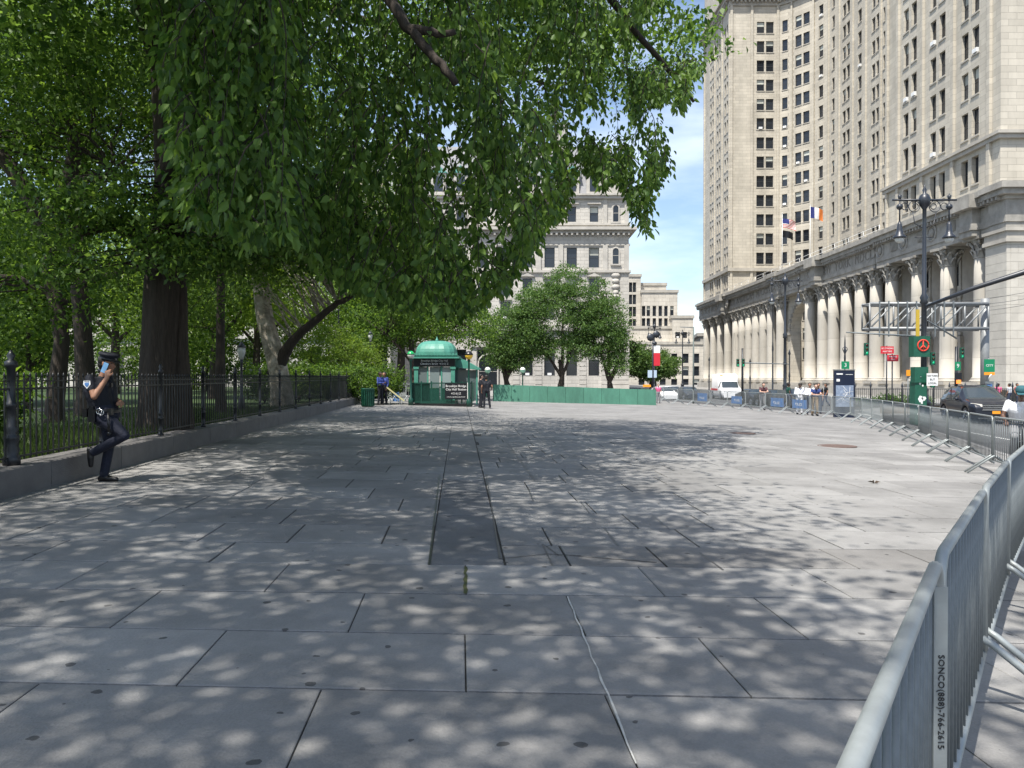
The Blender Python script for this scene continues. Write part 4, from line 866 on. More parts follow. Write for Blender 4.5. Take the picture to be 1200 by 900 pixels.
cc, pp = clusters([((e[0][0] - EB.x, e[0][1] - EB.y, e[0][2] - EB.z), e[1]) for e in [((-6.0, 14.7, 4.0), (1.8, 1, .55)), ((-4.7, 15.4, 4.3), (1.5, 1.1, .8)), ((-7.9, 14.6, 4.9), (1.7, .9, .8)), ((-5.4, 16.4, 5.2), (2.0, 1.4, 1.1)), ((-3.0, 17.0, 4.8), (1.6, 1.4, .8)), ((-8.4, 14.6, 3.6), (1.0, .8, .35))]], 430, 40, .6, .1, .5)
obj('crown', leaves(pp, .125, LEAFE, droop=.5, width=.55), el, kind='stuff')
b = MB(); sel = RNG.choice(len(cc), 90, replace=False)
for i in sel: q = Vector(cc[i]); limb(b, Vector((.1, 0, max(2.6, q.z + .5))), q, .03, .007, .3, 5)
b.build('low_twigs', BARK, el, kind='stuff')
# -- trees in the park
tree('maple_tree', 'dark leaning tree with a big forked bough at the far left of the park', (-12.2, 20.5, .45), [(-12.2, 20.5, .45), (-12.0, 20.5, 2.6), (-12.3, 20.5, 4.4), (-12.1, 20.5, 6.2)], [.22, .19, .2, .18],
     [([(-12.2, 20.5, 5.2), (-12.6, 20.4, 6.0), (-13.2, 20.3, 7.2), (-14.4, 20, 8.6)], [.26, .24, .2, .1]), ([(-12.1, 20.5, 5.8), (-11.6, 20.5, 7.6), (-11.9, 20.3, 9.2), (-11.2, 20, 10.4)], [.2, .18, .14, .07]), ([(-11.9, 20.5, 3.6), (-13.0, 20.3, 4.2), (-14.0, 20, 4.4), (-14.8, 20, 5.8)], [.1, .08, .07, .03]),
      ([(-12.3, 20.4, 6), (-11, 19.6, 6.7), (-9.8, 19, 6.6)], [.12, .09, .04])],
     [((-14, 21, 9.2), (4.2, 4, 2.6)), ((-10.5, 21, 9.8), (3.2, 3.5, 2.2)), ((-12.5, 18.2, 4.9), (2.4, 1.5, .8)), ((-10.2, 16.5, 8.8), (2.0, 1.6, .9)), ((-9.6, 15.2, 6.6), (2.2, 1.5, .9)), ((-11.2, 16.6, 3.0), (1.9, 1.2, .5)), ((-9.6, 15, 4.3), (1.5, 1, .5)), ((-10.1, 18.4, 4.0), (1.7, 1.3, .9)), ((-13.2, 17.4, 3.3), (1.4, 1.4, .5))], 880, 44, .75, .12, LEAFM, twigs=130, shell=.2)
tree('maple_tree', 'mossy straight trunk just right of the leaning tree in the park', (-13.3, 24.0, .45), [(-13.3, 24, .45), (-13.4, 24, 3), (-13.6, 24, 5.5), (-13.3, 24, 9)], [.28, .25, .23, .17],
     [([(-13.5, 24, 4.6), (-12.0, 23.8, 4.9), (-10.8, 23.6, 5.1)], [.14, .1, .04]), ([(-13.4, 24, 7), (-15.5, 23.5, 9), (-17, 23, 10)], [.16, .1, .04])],
     [((-14, 25, 10.5), (5, 5, 3)), ((-17.5, 25, 7.5), (3.5, 3.5, 2.5)), ((-11, 25.5, 6.4), (2.0, 2.0, .9))], 620, 42, .85, .14, LEAFM, bm_=BARK, twigs=80, shell=.2)
tree('maple_tree', 'thin dark trunk rising behind the fence right of the elm', (-9.3, 24.5, .45), [(-9.3, 24.5, .45), (-9.3, 24.5, 3), (-9.25, 24.5, 6), (-9.3, 24.5, 9)], [.15, .13, .12, .08],
     [([(-9.3, 24.5, 5.5), (-8.0, 24, 7.2), (-7, 23.5, 8)], [.08, .06, .03])], [((-9, 25, 9.6), (3.6, 3.6, 2.4)), ((-8.7, 22.6, 4.9), (1.9, 1.6, 1.0)), ((-9.5, 22.3, 3.8), (1.6, 1.3, .7)), ((-7.2, 24, 6.6), (2.2, 2, 1.2))], 420, 40, .75, .125, LEAFM, twigs=80, shell=.2)
tree('plane_tree', 'plane tree with pale mottled bark and a long bough reaching right behind the fence', (-9.15, 30.0, .42), [(-9.0, 30, .42), (-9.2, 30, 2.2), (-9.65, 30, 3.9), (-9.9, 30, 6.0), (-9.6, 30, 9)], [.42, .36, .32, .3, .2],
     [([(-9.3, 30.0, 1.7), (-8.9, 29.9, 2.5), (-8.3, 29.6, 3.2), (-7.1, 29.5, 4.2), (-6.3, 29.5, 4.7), (-5.2, 29.4, 5.3)], [.3, .24, .17, .13, .1, .05])],
     [((-8, 31, 9), (5, 5, 2.8)), ((-5.2, 29.5, 6.6), (3.2, 3, 1.9)), ((-10.5, 29, 5.6), (2.2, 2, 1.0)), ((-4.2, 28.6, 5.3), (2.0, 2, 1.3)), ((-6.6, 28.6, 6.1), (1.6, 1.5, .8)), ((-5.0, 29.2, 4.2), (.9, .9, .7))], 700, 40, .75, .13, LEAFM, bm_=BARKP, twigs=120, shell=.2)
tree('young_tree', 'small sunlit yellow-green tree near the end of the park fence', (-11.0, 46, .4), [(-11, 46, .4), (-10.9, 46, 2), (-11, 46, 3.4)], [.12, .1, .05], [([(-11, 46, 1.6), (-9.8, 46, 3)], [.07, .03]), ([(-11, 46, 1.6), (-12.4, 46, 3)], [.07, .03])],
     [((-10.4, 46, 3.1), (2.5, 2.2, 1.1)), ((-10.9, 46, 4.2), (1.5, 1.4, .6)), ((-8.8, 46, 2.7), (1.2, 1.4, .7))], 260, 40, .5, .12, LEAFY, twigs=30, shell=.3)
tree('maple_tree', 'spreading dark tree behind the green station kiosk', (-6.5, 52, .2), [(-6.5, 52, .2), (-6.7, 52, 2.5), (-6.9, 52, 5)], [.3, .22, .15], [([(-6.6, 52, 2.2), (-5.2, 52, 4), (-3.6, 52, 5.3)], [.16, .1, .04]), ([(-6.6, 52, 2.5), (-8.5, 52, 4.6)], [.14, .05])],
     [((-6.4, 53, 6.2), (4.6, 4, 2.3)), ((-3.2, 52, 5.0), (2.6, 3, 1.5)), ((-8.8, 53, 4.6), (2.6, 3, 1.3))], 420, 46, .85, .19, LEAFM, twigs=60, shell=.15)
for (x, y, h, r, lm, lb) in [(-23, 34, 7, 5.2, LEAFM, 'bushy green tree at the left edge deep in the park'), (-17, 44, 9, 6, LEAFY, 'bright yellow-green backlit tree behind the leaning trunk'), (-29, 56, 10, 8, LEAFY, 'tall sunny tree at the far left background of the park'),
                            (-9, 62, 10, 5, LEAFM, 'tall dark tree behind the small yellow-green tree'), (-22, 66, 10, 7, LEAFY, 'sunny rounded tree in the middle background of the park'), (-14, 74, 9, 5, LEAFM, 'green tree before the pale courthouse in the park')]:
    tree('park_tree', lb, (x, y, .5), [(x, y, .5), (x + .1, y, h * .45), (x, y, h)], [.33, .26, .12], [([(x, y, h * .4), (x + r * .5, y, h * .8)], [.16, .05]), ([(x, y, h * .45), (x - r * .5, y, h * .85)], [.16, .05])],
         [((x, y, h), (r, r, h * .42)), ((x + r * .4, y - 1, h * .72), (r * .6, r * .6, h * .22)), ((x - r * .4, y - 1, h * .7), (r * .6, r * .6, h * .22))], 470, 48, 1.15, .26, lm, group='background trees of the park', twigs=40, shell=.3)
for k in range(9):
    x, y = -58 + k * 5.3, 66 + (k % 3) * 5; tree('understorey_tree', ['low bushy tree, farthest left of the park background row', 'second low bushy tree of the park background row from the left', 'third low bushy tree of the park background row', 'fourth low bushy tree of the park background row', 'middle low bushy tree of the park background row', 'sixth low bushy tree of the park background row', 'seventh low bushy tree of the park background row', 'eighth low bushy tree of the park background row', 'low bushy tree, nearest the kiosk in the park background row'][k], (x, y, .5), [(x, y, .5), (x, y, 2), (x, y, 4)], [.15, .12, .06], [], [((x, y, 3.6), (3.8, 3, 3.0)), ((x + 1, y, 6.5), (2.6, 2.4, 1.8))], 170, 44, 1.0, .26, LEAFY if k % 2 else LEAFM, group='low trees in the park background', twigs=10, shell=.3)
for k, (x, y) in enumerate(((-17, 27), (-20, 31), (-24, 28), (-14.5, 33))):
    tree('understorey_tree', ['shady understorey tree behind the leaning trunk', 'shady understorey tree deeper behind the mossy trunk', 'shady understorey tree at the far left edge', 'shady understorey tree between the elm and the mossy trunk'][k], (x, y, .5), [(x, y, .5), (x, y, 2), (x, y, 4)], [.12, .09, .05], [], [((x, y, 3.4), (2.3, 2, 1.6)), ((x + .6, y, 5.4), (2.4, 2, 1.6))], 170, 42, .8, .17, LEAFM, group='low trees in the park background', twigs=20, shell=.2)
# -- trees beyond the green hoarding
for (bx_, by, pts, lims, ell, lb) in [
    (-4.0 + 8.1, 66, [(0, 0), (.2, 1.8), (.0, 3.4)], [(5.6, 4.9), (2.2, 4.6), (4.4, 8.4)], [((4.1, 0, 6.9), (3.3, 3, 3.0)), ((1.4, 0, 4.6), (2.6, 2.4, 1.9)), ((4.8, 0, 9.6), (1.9, 2, 2.0)), ((4.4, -1, 4.0), (2.8, 2, 1.0)), ((2.6, 0, 8.6), (1.5, 1.5, 1.4))], 'broad leafy tree with crooked dark stems, middle one beyond the green hoarding'),
    (8.6, 67, [(0, 0), (-.1, 1.5), (.5, 2.6)], [(9.9, 4.2), (7.4, 4.6), (8.4, 7.5)], [((8.0, 0, 6.0), (2.2, 2.4, 3.0)), ((9.1, 0, 4.2), (1.1, 2.0, 2.2)), ((7.4, 0, 8.8), (1.1, 1.2, 1.6)), ((9.2, -1, 2.6), (1.0, 1.5, .8)), ((6.6, 0, 6.9), (1.8, 1.6, 1.8)), ((6.3, .5, 4.6), (1.5, 1.5, 1.2))], 'leafy tree with low forked stems, rightmost beyond the green hoarding'),
    (-.2, 65, [(0, 0), (-.3, 1.6), (-.6, 3.0)], [(1.2, 4.8), (-1.4, 4.2), (.0, 6.4)], [((.2, 0, 5.4), (2.5, 2.4, 2.6)), ((-.9, 0, 3.7), (1.6, 1.8, 1.4)), ((1.6, 0, 7.6), (1.6, 1.6, 1.8)), ((.2, 0, 3.0), (1.6, 1.6, .8))], 'leafy tree leaning left, leftmost beyond the green hoarding')]:
    z0 = -.2; P3 = [(bx_ + a, by, z0 + c) for a, c in pts]
    tree('hoarding_tree', lb, (bx_, by, z0), P3, [.3, .2, .14], [([P3[1], ((P3[1][0] + a) / 2, by, (P3[1][2] + c) / 2 + .2), (a, by, c)], [.17, .1, .04]) for a, c in lims], [((e[0][0], by + e[0][1], e[0][2]), e[1]) for e in ell], 480, 50, .8, .18, LEAFG, group='trees beyond the green hoarding', twigs=70, shell=.3, flat=.42)
for (x, y, r, h, lb) in [(20.8, 140, 4.5, 8, 'round green street tree between the courthouse and the stepped tower, left one'), (28, 150, 5.2, 7, 'dense green street tree in front of the stepped tower, right one'), (25.5, 141, 3.4, 6, 'smaller street tree between two others in front of the stepped tower')]:
    tree('street_tree', lb, (x, y, -.6), [(x, y, -.6), (x, y, 2), (x, y, h * .6)], [.25, .2, .12], [], [((x, y, h * .62), (r, r * .7, h * .42))], 190, 45, 1.2, .42, LEAFG, group='street trees far along the avenue', twigs=20)

# -- undergrowth behind the fence
def shrub(cx, cy, r, h, label, lm=LEAFM, n=110, size=.11):
    z0 = .42; t = thing('shrub', label, 'shrub', (cx, cy, z0), 0, 'shrubs behind the park fence'); b = MB()
    for k in range(9): a = random.uniform(0, 6.3); limb(b, (0, 0, 0), (r * .6 * math.cos(a), r * .6 * math.sin(a), h * .8), .02, .006)
    b.build('stems', BARK, t); cc, pp = clusters([((0, 0, h * .55), (r, r, h * .5))], n, 22, .3, .2, .7); obj('foliage', leaves(pp, size, lm, droop=.2), t)
shrub(-7.6, 9.2, .9, 1.3, 'big-leaved green shrub behind the fence at the left edge', n=150, size=.13); shrub(-8.7, 12.0, 1.0, 1.5, 'leafy shrub behind the fence just left of the leaning officer', n=160, size=.12)
shrub(-11.5, 14.5, 1.5, 1.7, 'broad shrub under the leaning tree', n=170); shrub(-10.0, 11.0, 1.2, 2.3, 'tall shrub with pale flower heads at the far left', n=200, size=.13)
for k in range(5): x = (-11.6 + k * 1.15, 36 + k * 1.6, 1.0 + .2 * (k % 2)); shrub(x[0], x[1], 1.2, 1.9, ['rounded dark hedge shrub right of the plane tree', 'second hedge shrub to the right of the plane tree', 'middle hedge shrub behind the fence', 'fourth hedge shrub, before the small yellow-green tree', 'last hedge shrub near the end of the fence'][k], n=150, size=.14)
pts = []; N = 26000
yy = RNG.uniform(3, 30, N) ** 1.0; xx = -6.04 - .0716 * (yy - 9.06) - .45 - RNG.exponential(2.0, N)
hh = RNG.uniform(.06, .3, N) * (1 - .4 * (yy > 16)); a = RNG.uniform(0, 6.28, N); base = np.stack([xx, yy, np.full(N, .43)], 1); w = .008 + .008 * RNG.random(N)
s = np.stack([np.cos(a), np.sin(a), np.zeros(N)], 1); lean = np.stack([RNG.normal(0, .06, N), RNG.normal(0, .06, N), hh], 1)
V = np.stack([base - s * w[:, None], base + s * w[:, None], base + lean + s * w[:, None] * .1, base + lean - s * w[:, None] * .1], 1).reshape(-1, 3)
o = obj('ground_cover', fast_mesh('ground_cover', V, np.arange(4 * N).reshape(-1, 4), GRASSM), kind='stuff'); tag(o, 'long grass and weeds growing behind the park fence', 'grass')

# ---------------------------------------------------------------- crowd barricades
def barricade_parts(w, text=False):
    fr = MB(); r = .021; c = .09; h = 1.09; zb = .27; r = .0185
    pts = [(-w / 2, 0, zb), (-w / 2, 0, h - c)] + [(-w / 2 + c - c * math.cos(a), 0, h - c + c * math.sin(a)) for a in (PI / 6, PI / 3, PI / 2)] + [(w / 2 - c + c * math.sin(a), 0, h - c + c * math.cos(a)) for a in (0, PI / 6, PI / 3, PI / 2)] + [(w / 2, 0, zb)]
    fr.tube(pts, r, 10); fr.tube([(-w / 2, 0, zb), (w / 2, 0, zb)], r, 8)
    pk_ = MB().tube([(0, 0, zb), (0, 0, h - .005)], .008, 6).mesh('picket', GALVB)
    ft = MB()
    for sgn in (-1, 1): ft.tube([(0, 0, zb + .09), (0, sgn * .05, zb + .06), (0, sgn * .46, .022)], .019, 8)
    hk = MB(); hk.tube([(-w / 2 - .005, 0, .82), (-w / 2 - .05, 0, .82), (-w / 2 - .05, 0, .75)], .008, 5); hk.tube([(-w / 2 - .005, 0, .42), (-w / 2 - .05, 0, .42), (-w / 2 - .05, 0, .35)], .008, 5)
    return fr.mesh('frame', GALV), pk_, ft.mesh('foot', GALV), hk.mesh('hook', GALVB)
BC = {}
def barricade(p0, p1, label, detail=2, blue=False):
    p0 = Vector((*p0, zg(p0[0]))); p1 = Vector((*p1, zg(p1[0]))); d = p1 - p0; L_ = d.length - .07; w = round(L_, 1); key = w
    if key not in BC: BC[key] = barricade_parts(w)
    fr, pk_, ft, hk = BC[key]; c = (p0 + p1) / 2; t = thing('crowd_barricade', label, 'barricade', c, math.atan2(d.y, d.x) , 'steel crowd barricades along the plaza edge')
    t.rotation_euler = (0, -math.atan2(d.z, math.hypot(d.x, d.y)), math.atan2(d.y, d.x))
    if detail == 0:
        k_ = ('far', w)
        if k_ not in BC:
            b = MB(); 
            for me, xs in ((fr, [0]), (ft, [-w / 2 + .05, w / 2 - .05])):
                for x in xs: b.add([v.co + Vector((x, 0, 0)) for v in me.vertices], [tuple(p.vertices) for p in me.polygons])
            n = int(w / .13)
            for i in range(1, n): b.bx(-w / 2 + w * i / n - .008, -w / 2 + w * i / n + .008, -.008, .008, .27, 1.08)
            BC[k_] = b.mesh('barricade_frame', GALV)
        obj('frame', BC[k_], t)
    else:
        obj('frame', fr, t); n = int(w / .118)
        for i in range(1, n): obj('picket', pk_, t, (-w / 2 + w * i / n, 0, 0))
        for x in (-w / 2 + .05, w / 2 - .05): obj('foot', ft, t, (x, 0, 0))
        obj('hook', hk, t)
    if blue:
        b = MB(); s = random.uniform(.05, .3); b.bx(-w / 2 + .25 + s, w / 2 - .55 + s * .5, -.045, -.035, .34, .34 + random.uniform(.3, .6)); o = b.build('blue_placard', BLUEB, t); m = text_mesh('POLICE', .2, .002, WHITEP); obj('lettering', m, o, (0, -.032, .55), (R(90), 0, R(180)))
    return t
names = ['nearest barricade with black maker lettering down one bar', 'second barricade from the viewer, dark rounded top corner', 'third barricade from the viewer', 'fourth barricade from the viewer at the right edge']
for i in range(len(CHAIN) - 1):
    a, c = CHAIN[i], CHAIN[i + 1]; dist = (a[1] + c[1]) / 2
    if i < 4: lb = 'galvanised ' + names[i]
    elif i < 8: lb = 'galvanised barricade at the right edge, ' + ['first', 'second', 'third', 'fourth'][i - 4] + ' after the frame edge cuts the row'
    elif i < 19: lb = 'galvanised barricade, ' + ['first', 'second', 'third', 'fourth', 'fifth', 'sixth', 'seventh', 'eighth', 'ninth', 'tenth', 'eleventh'][i - 8] + ' from the cyclist along the row toward the map sign'
    else: lb = 'far galvanised barricade, ' + ['first', 'second', 'third', 'fourth', 'fifth', 'sixth', 'seventh', 'eighth', 'ninth', 'tenth'][i - 19] + ' left of the man in the navy shirt'
    t = barricade(a, c, lb, 2 if i < 15 else 0, blue=(i in (20, 21, 23, 25)))
    if i == 0:
        L_ = math.hypot(c[0] - a[0], c[1] - a[1]) - .07
        b = MB(); b.bx(-.019, .019, -.003, .003, .29, 1.07); o = b.build('flat_bar', GALV, t, loc=(L_ / 2 - .23, -.024, 0), rot=R(-52))
        me = text_mesh('SONCO(888)-766-2615', .025, .0008, BLACKS, 1.02); obj('lettering', me, o, (0, -.0045, .765), Matrix(((0, 1, 0), (0, 0, -1), (-1, 0, 0))).to_euler())
# ---------------------------------------------------------------- people
def person(name_label, loc, heading, J, M, vox=.014, group=None, hair=HAIR, hat=None, scale=1.0, cat='person', sleeves='short', legs='long', extra=None):
    """J: joints in metres (x right, y forward, z up).  M: dict shirt, pants, skin, shoe"""
    V = lambda k: Vector(J[k]); t = thing('person', name_label, cat, loc, heading, group); t.scale = (scale,) * 3
    mats = [M['shirt'], M['pants'], M['skin'], M['shoe']]; S, P, K, H = 0, 1, 2, 3
    segs = []          # (a, b, ra, rb, mat, squash)
    def seg(a, b, ra, rb, m, sq=1.0): segs.append((Vector(a), Vector(b), ra, rb, m, sq))
    hip, chest, neck, head = V('hip'), V('chest'), V('neck'), V('head')
    tw = J.get('bulk', 1.0); fw = Vector(J.get('face', (0, 1, 0))).normalized(); rt = fw.cross(Vector((0, 0, 1))).normalized(); upv = rt.cross(fw)
    waist = hip.lerp(chest, .42)
    pel = hip - Vector((0, 0, .04))
    for s in (-1, 1):
        ex = Vector((s, 0, 0)) if 'side' not in J else Vector(J['side']) * s
        seg(hip + ex * .07, hip + ex * .055 + (waist - hip) * .8, .115 * tw, .108 * tw, P if not J.get('untuck') else S); seg(waist + ex * .06, chest + ex * .085, .112 * tw, .128 * tw, S); seg(chest + ex * .085, V('shR' if s > 0 else 'shL') - ex * .03 + Vector((0, 0, -.03)), .12 * tw, .07, S)
    seg(chest, neck - Vector((0, 0, .04)), .1, .06, S); seg(neck - Vector((0, 0, .03)), head - Vector((0, 0, .06)) - fw * .01, .056, .055, K)
    # head: skull, jaw, nose, ears, brow
    seg(head + upv * .045 - fw * .012, head + upv * .03 + fw * .0, .094, .09, K); seg(head - upv * .045 + fw * .03, head - upv * .07 + fw * .045, .062, .044, K); seg(head + fw * .06 - upv * .0, head + fw * .055 + upv * .03, .045, .045, K)
    seg(head + fw * .096 + upv * .015, head + fw * .118 - upv * .022, .009, .014, K)
    for s in (-1, 1): seg(head + rt * s * .083 + upv * .02, head + rt * s * .083 - upv * .02, .018, .012, K); seg(head + fw * .09 + rt * s * .03 - upv * .045, head + fw * .095 - upv * .048, .008, .01, K)
    for s, q in ((1, 'R'), (-1, 'L')):
        sh, el_, wr = V('sh' + q), V('el' + q), V('wr' + q)
        cut = .55 if sleeves == 'short' else 1
        seg(sh, sh.lerp(el_, cut), .062, .054 if cut < 1 else .047, S)
        if cut < 1: seg(sh.lerp(el_, cut), el_, .046, .041, K)
        seg(el_, wr, .041, .03, K if cut < 1 else S)
        # hand: palm, thumb, four curled fingers
        hd = Vector(J.get('hd' + q, tuple((wr - el_).normalized()))).normalized(); pn = Vector(J.get('pn' + q, (-s, 0, 0))); pn = (pn - hd * pn.dot(hd)).normalized(); sd = hd.cross(pn).normalized() * s
        cu = J.get('curl' + q, .5); f = .0105 if vox > .01 else .0088
        seg(wr, wr + hd * .03, .026, .026, K)
        for j, (o, l) in enumerate(((-.028, .07), (-.0095, .078), (.0095, .072), (.028, .058))):
            k0 = wr + hd * .03 + sd * o * .8; k1 = wr + hd * .09 + sd * o; seg(k0, k1, .016, .0135, K); d1 = (hd * math.cos(cu) + pn * math.sin(cu)); k2 = k1 + d1 * l * .55; d2 = (hd * math.cos(cu * 2.1) + pn * math.sin(cu * 2.1)); seg(k1, k2, f + .001, f, K); seg(k2, k2 + d2 * l * .5, f, f - .002, K)
        th = wr + hd * .03 - sd * .03; th2 = th - sd * .028 + hd * .028 + pn * .01; seg(th, th2, .014, f + .001, K); seg(th2, th2 + hd * .03 + pn * .014, f + .001, f - .001, K)
        hp, kn, an = V('hip') + (Vector(J['side']) if 'side' in J else Vector((1, 0, 0))) * .095 * s - Vector((0, 0, .03)), V('kn' + q), V('an' + q)
        if legs == 'shorts': seg(hp, kn, .1 * tw, .078, P); seg(kn, an, .054, .04, K)
        else: seg(hp, kn, .098 * tw, .07, P); seg(kn, kn.lerp(an, .5), .068, .066, P); seg(kn.lerp(an, .5), an + (kn - an).normalized() * .02, .066, .06, P)
        td = Vector(J.get('ft' + q, (0, 1, 0))).normalized(); hl = an - td * .045 - Vector(J.get('fu' + q, (0, 0, 1))) * .045; seg(hl, hl + td * .12, .043, .046, H); seg(hl + td * .1, hl + td * .22 - Vector(J.get('fu' + q, (0, 0, 1))) * .008, .046, .034, H); seg(an, hl + td * .05, .045, .045, H)
    if extra:
        for e in extra: seg(*e)
    b = MB()
    for a, c, ra, rb, m, sq in segs:
        d = c - a; L_ = max(d.length, 1e-4); u = d / L_; pts = []; rr = []
        for an_ in (80, 55, 28): pts.append(a - u * ra * math.sin(R(an_))); rr.append(ra * math.cos(R(an_)))
        pts += [a, c]; rr += [ra, rb]
        for an_ in (28, 55, 80): pts.append(c + u * rb * math.sin(R(an_))); rr.append(rb * math.cos(R(an_)))
        b.tube(pts, rr, 12)
    tmp = b.build('tmp', mats[0]); rm = tmp.modifiers.new('r', 'REMESH'); rm.mode = 'VOXEL'; rm.voxel_size = vox; sm = tmp.modifiers.new('s', 'SMOOTH'); sm.iterations = 3; sm.factor = .5
    dg = bpy.context.evaluated_depsgraph_get(); dg.update(); me = bpy.data.meshes.new_from_object(tmp.evaluated_get(dg)); bpy.data.objects.remove(tmp)
    me.materials.clear(); [me.materials.append(x) for x in mats]
    n = len(me.polygons); cen = np.empty(n * 3, np.float32); me.polygons.foreach_get('center', cen); cen = cen.reshape(-1, 3); best = np.full(n, 1e9); mi = np.zeros(n, np.int32)
    for a, c, ra, rb, m, sq in segs:
        a_ = np.array(a); d = np.array(c) - a_; L2 = max((d ** 2).sum(), 1e-9); tt = np.clip(((cen - a_) @ d) / L2, 0, 1); dist = np.linalg.norm(cen - (a_ + tt[:, None] * d), axis=1) - (ra + (rb - ra) * tt)
        k = dist < best; best[k] = dist[k]; mi[k] = m
    me.polygons.foreach_set('material_index', mi); me.polygons.foreach_set('use_smooth', np.ones(n, bool)); me.update()
    obj('body', me, t)
    F = Matrix((rt, fw, upv)).transposed().to_4x4(); HM = Matrix.Translation(head) @ F
    if hair and hat != 'capo':
        h = MB(); h.ball((0, -.03, .058), (.1, .105, .09), 16, M=HM); h.ball((0, -.06, .0), (.082, .07, .085), 12, M=HM); h.build('hair', hair, t)
    e = MB()
    for s in (-1, 1): e.ball((s * .032, .083, .022), (.013, .01, .008), 8, M=HM)
    e.build('eyes', BLKL, t); return t, HM
STAND = dict(hip=(0, 0, .94), chest=(0, .0, 1.28), neck=(0, -.01, 1.48), head=(0, .02, 1.62), shR=(.19, 0, 1.42), shL=(-.19, 0, 1.42), elR=(.25, -.02, 1.13), elL=(-.25, -.02, 1.13), wrR=(.24, .1, .9), wrL=(-.24, .1, .9),
             knR=(.11, .02, .5), knL=(-.11, .02, .5), anR=(.12, -.02, .09), anL=(-.12, -.02, .09))
def pose(**k): d = dict(STAND); d.update(k); return d
# -- officer leaning on the fence with a phone at the ear
OX, OY = -5.72, 10.75; oz = zg(OX)
OJ = dict(hip=(0, .03, .95), chest=(0, -.05, 1.3), neck=(0, -.01, 1.5), head=(0, .055, 1.645), face=(.12, 1, -.12), shR=(.2, -.08, 1.45), shL=(-.19, -.03, 1.45), elR=(.26, .01, 1.2), wrR=(.15, .13, 1.46), hdR=(-.25, .0, .95), pnR=(-1, -.1, 0), curlR=.55,
          elL=(-.25, .0, 1.18), wrL=(-.12, .2, 1.1), hdL=(.9, .3, 0), pnL=(0, -1, 0), knR=(.13, .36, .66), anR=(.06, -.11, .42), ftR=(0, .1, -1), fuR=(0, 1, .1), knL=(-.08, .04, .5), anL=(-.06, -.03, .085), ftL=(0, 1, -.02), bulk=1.38)
off, HM = person('police officer in dark uniform leaning on the fence, one foot raised, phone at ear', (OX, OY, oz), R(-90), OJ, dict(shirt=NAVY, pants=NAVYT, skin=SKINA, shoe=BLKL), vox=.0085, hat='cap')
b = MB(); b.lathe([(.1, .06), (.102, .1), (.135, .13), (.14, .15), (.12, .165), (.02, .17)], 22, M=HM @ Matrix.Rotation(R(-6), 4, 'X')); b.build('cap', NAVY, off)
b = MB(); b.lathe([(.104, .062), (.106, .1)], 22, M=HM @ Matrix.Rotation(R(-6), 4, 'X'));
b.add([(-.09, .07, .075), (.09, .07, .075), (.075, .15, .05), (0, .175, .045), (-.075, .15, .05), (-.09, .07, .07), (.09, .07, .07), (.075, .15, .043), (0, .175, .038), (-.075, .15, .043)], [(0, 1, 2, 3, 4), (9, 8, 7, 6, 5), (2, 1, 6, 7), (3, 2, 7, 8), (4, 3, 8, 9)], M=HM); b.build('cap_peak', BLKL, off)
b = MB(); b.ball((0, .12, .105), (.02, .008, .025), 8, M=HM); b.build('cap_badge', SILVER, off)
b = MB(); bp = [(.215 * math.cos(a), .03 + .165 * math.sin(a), 1.0) for a in [2 * PI * k / 20 for k in range(21)]]; b.tube(bp, .026, 6); b.build('duty_belt', BLKL, off)
b = MB(); b.box((.225, -.03, .94), (.06, .09, .17)); b.box((.235, -.03, 1.03), (.05, .05, .08)); b.build('holster', BLKL, off)
b = MB(); b.box((.2, -.14, .98), (.06, .06, .12)); b.box((.14, .17, .99), (.08, .05, .09)); b.build('belt_pouch', BLKL, off)
b = MB(); b.torus((.245, .07, 1.0), .038, .008, 'x', 16, 5); b.torus((.25, .1, .985), .036, .007, 'x', 16, 5); b.build('handcuffs', SILVER, off)
b = MB(); b.tube([(.24, .19, .98), (.27, .22, .72)], [.013, .02], 8); b.ball((.27, .22, .7), .03, 8); b.build('flashlight', BLKL, off)
b = MB(); b.prism([(-.045, .05), (.045, .05), (.05, 0), (0, -.06), (-.05, 0)], .276, .283, axis='x', M=Matrix.Translation((0, -.075, 1.37))); o = b.build('shoulder_patch', WHITEP, off)
b = MB(); b.prism([(-.03, .028), (.03, .028), (.03, 0), (0, -.036), (-.03, 0)], .283, .286, axis='x', M=Matrix.Translation((0, -.075, 1.365))); b.build('patch_crest', BLUEB, o)
me = text_mesh('POLICE', .02, .001, NAVY); obj('lettering', me, o, (.285, -.075, 1.408), (R(90), 0, R(90)))
b = MB(); b.box((0.06, .14, 1.36), (.045, .03, .06)); b.build('chest_radio', BLKL, off)
Mo = Matrix.Translation((OX, OY, oz)) @ Matrix.Rotation(R(-90), 4, 'Z')
b = MB(); b.box((0, 0, 0), (.012, .075, .15)); b.mi = 1; b.box((.0075, 0, 0), (.002, .068, .143)); ph = b.build('mobile_phone', [BLACKS, mat('phone_case_blue', (.18, .38, .62), rough=.4)]); ph.matrix_world = Mo @ Matrix.Translation((.118, .085, 1.6)) @ Matrix.Rotation(R(-22), 4, 'X'); tag(ph, 'light blue mobile phone held to the ear of the leaning officer', 'phone')

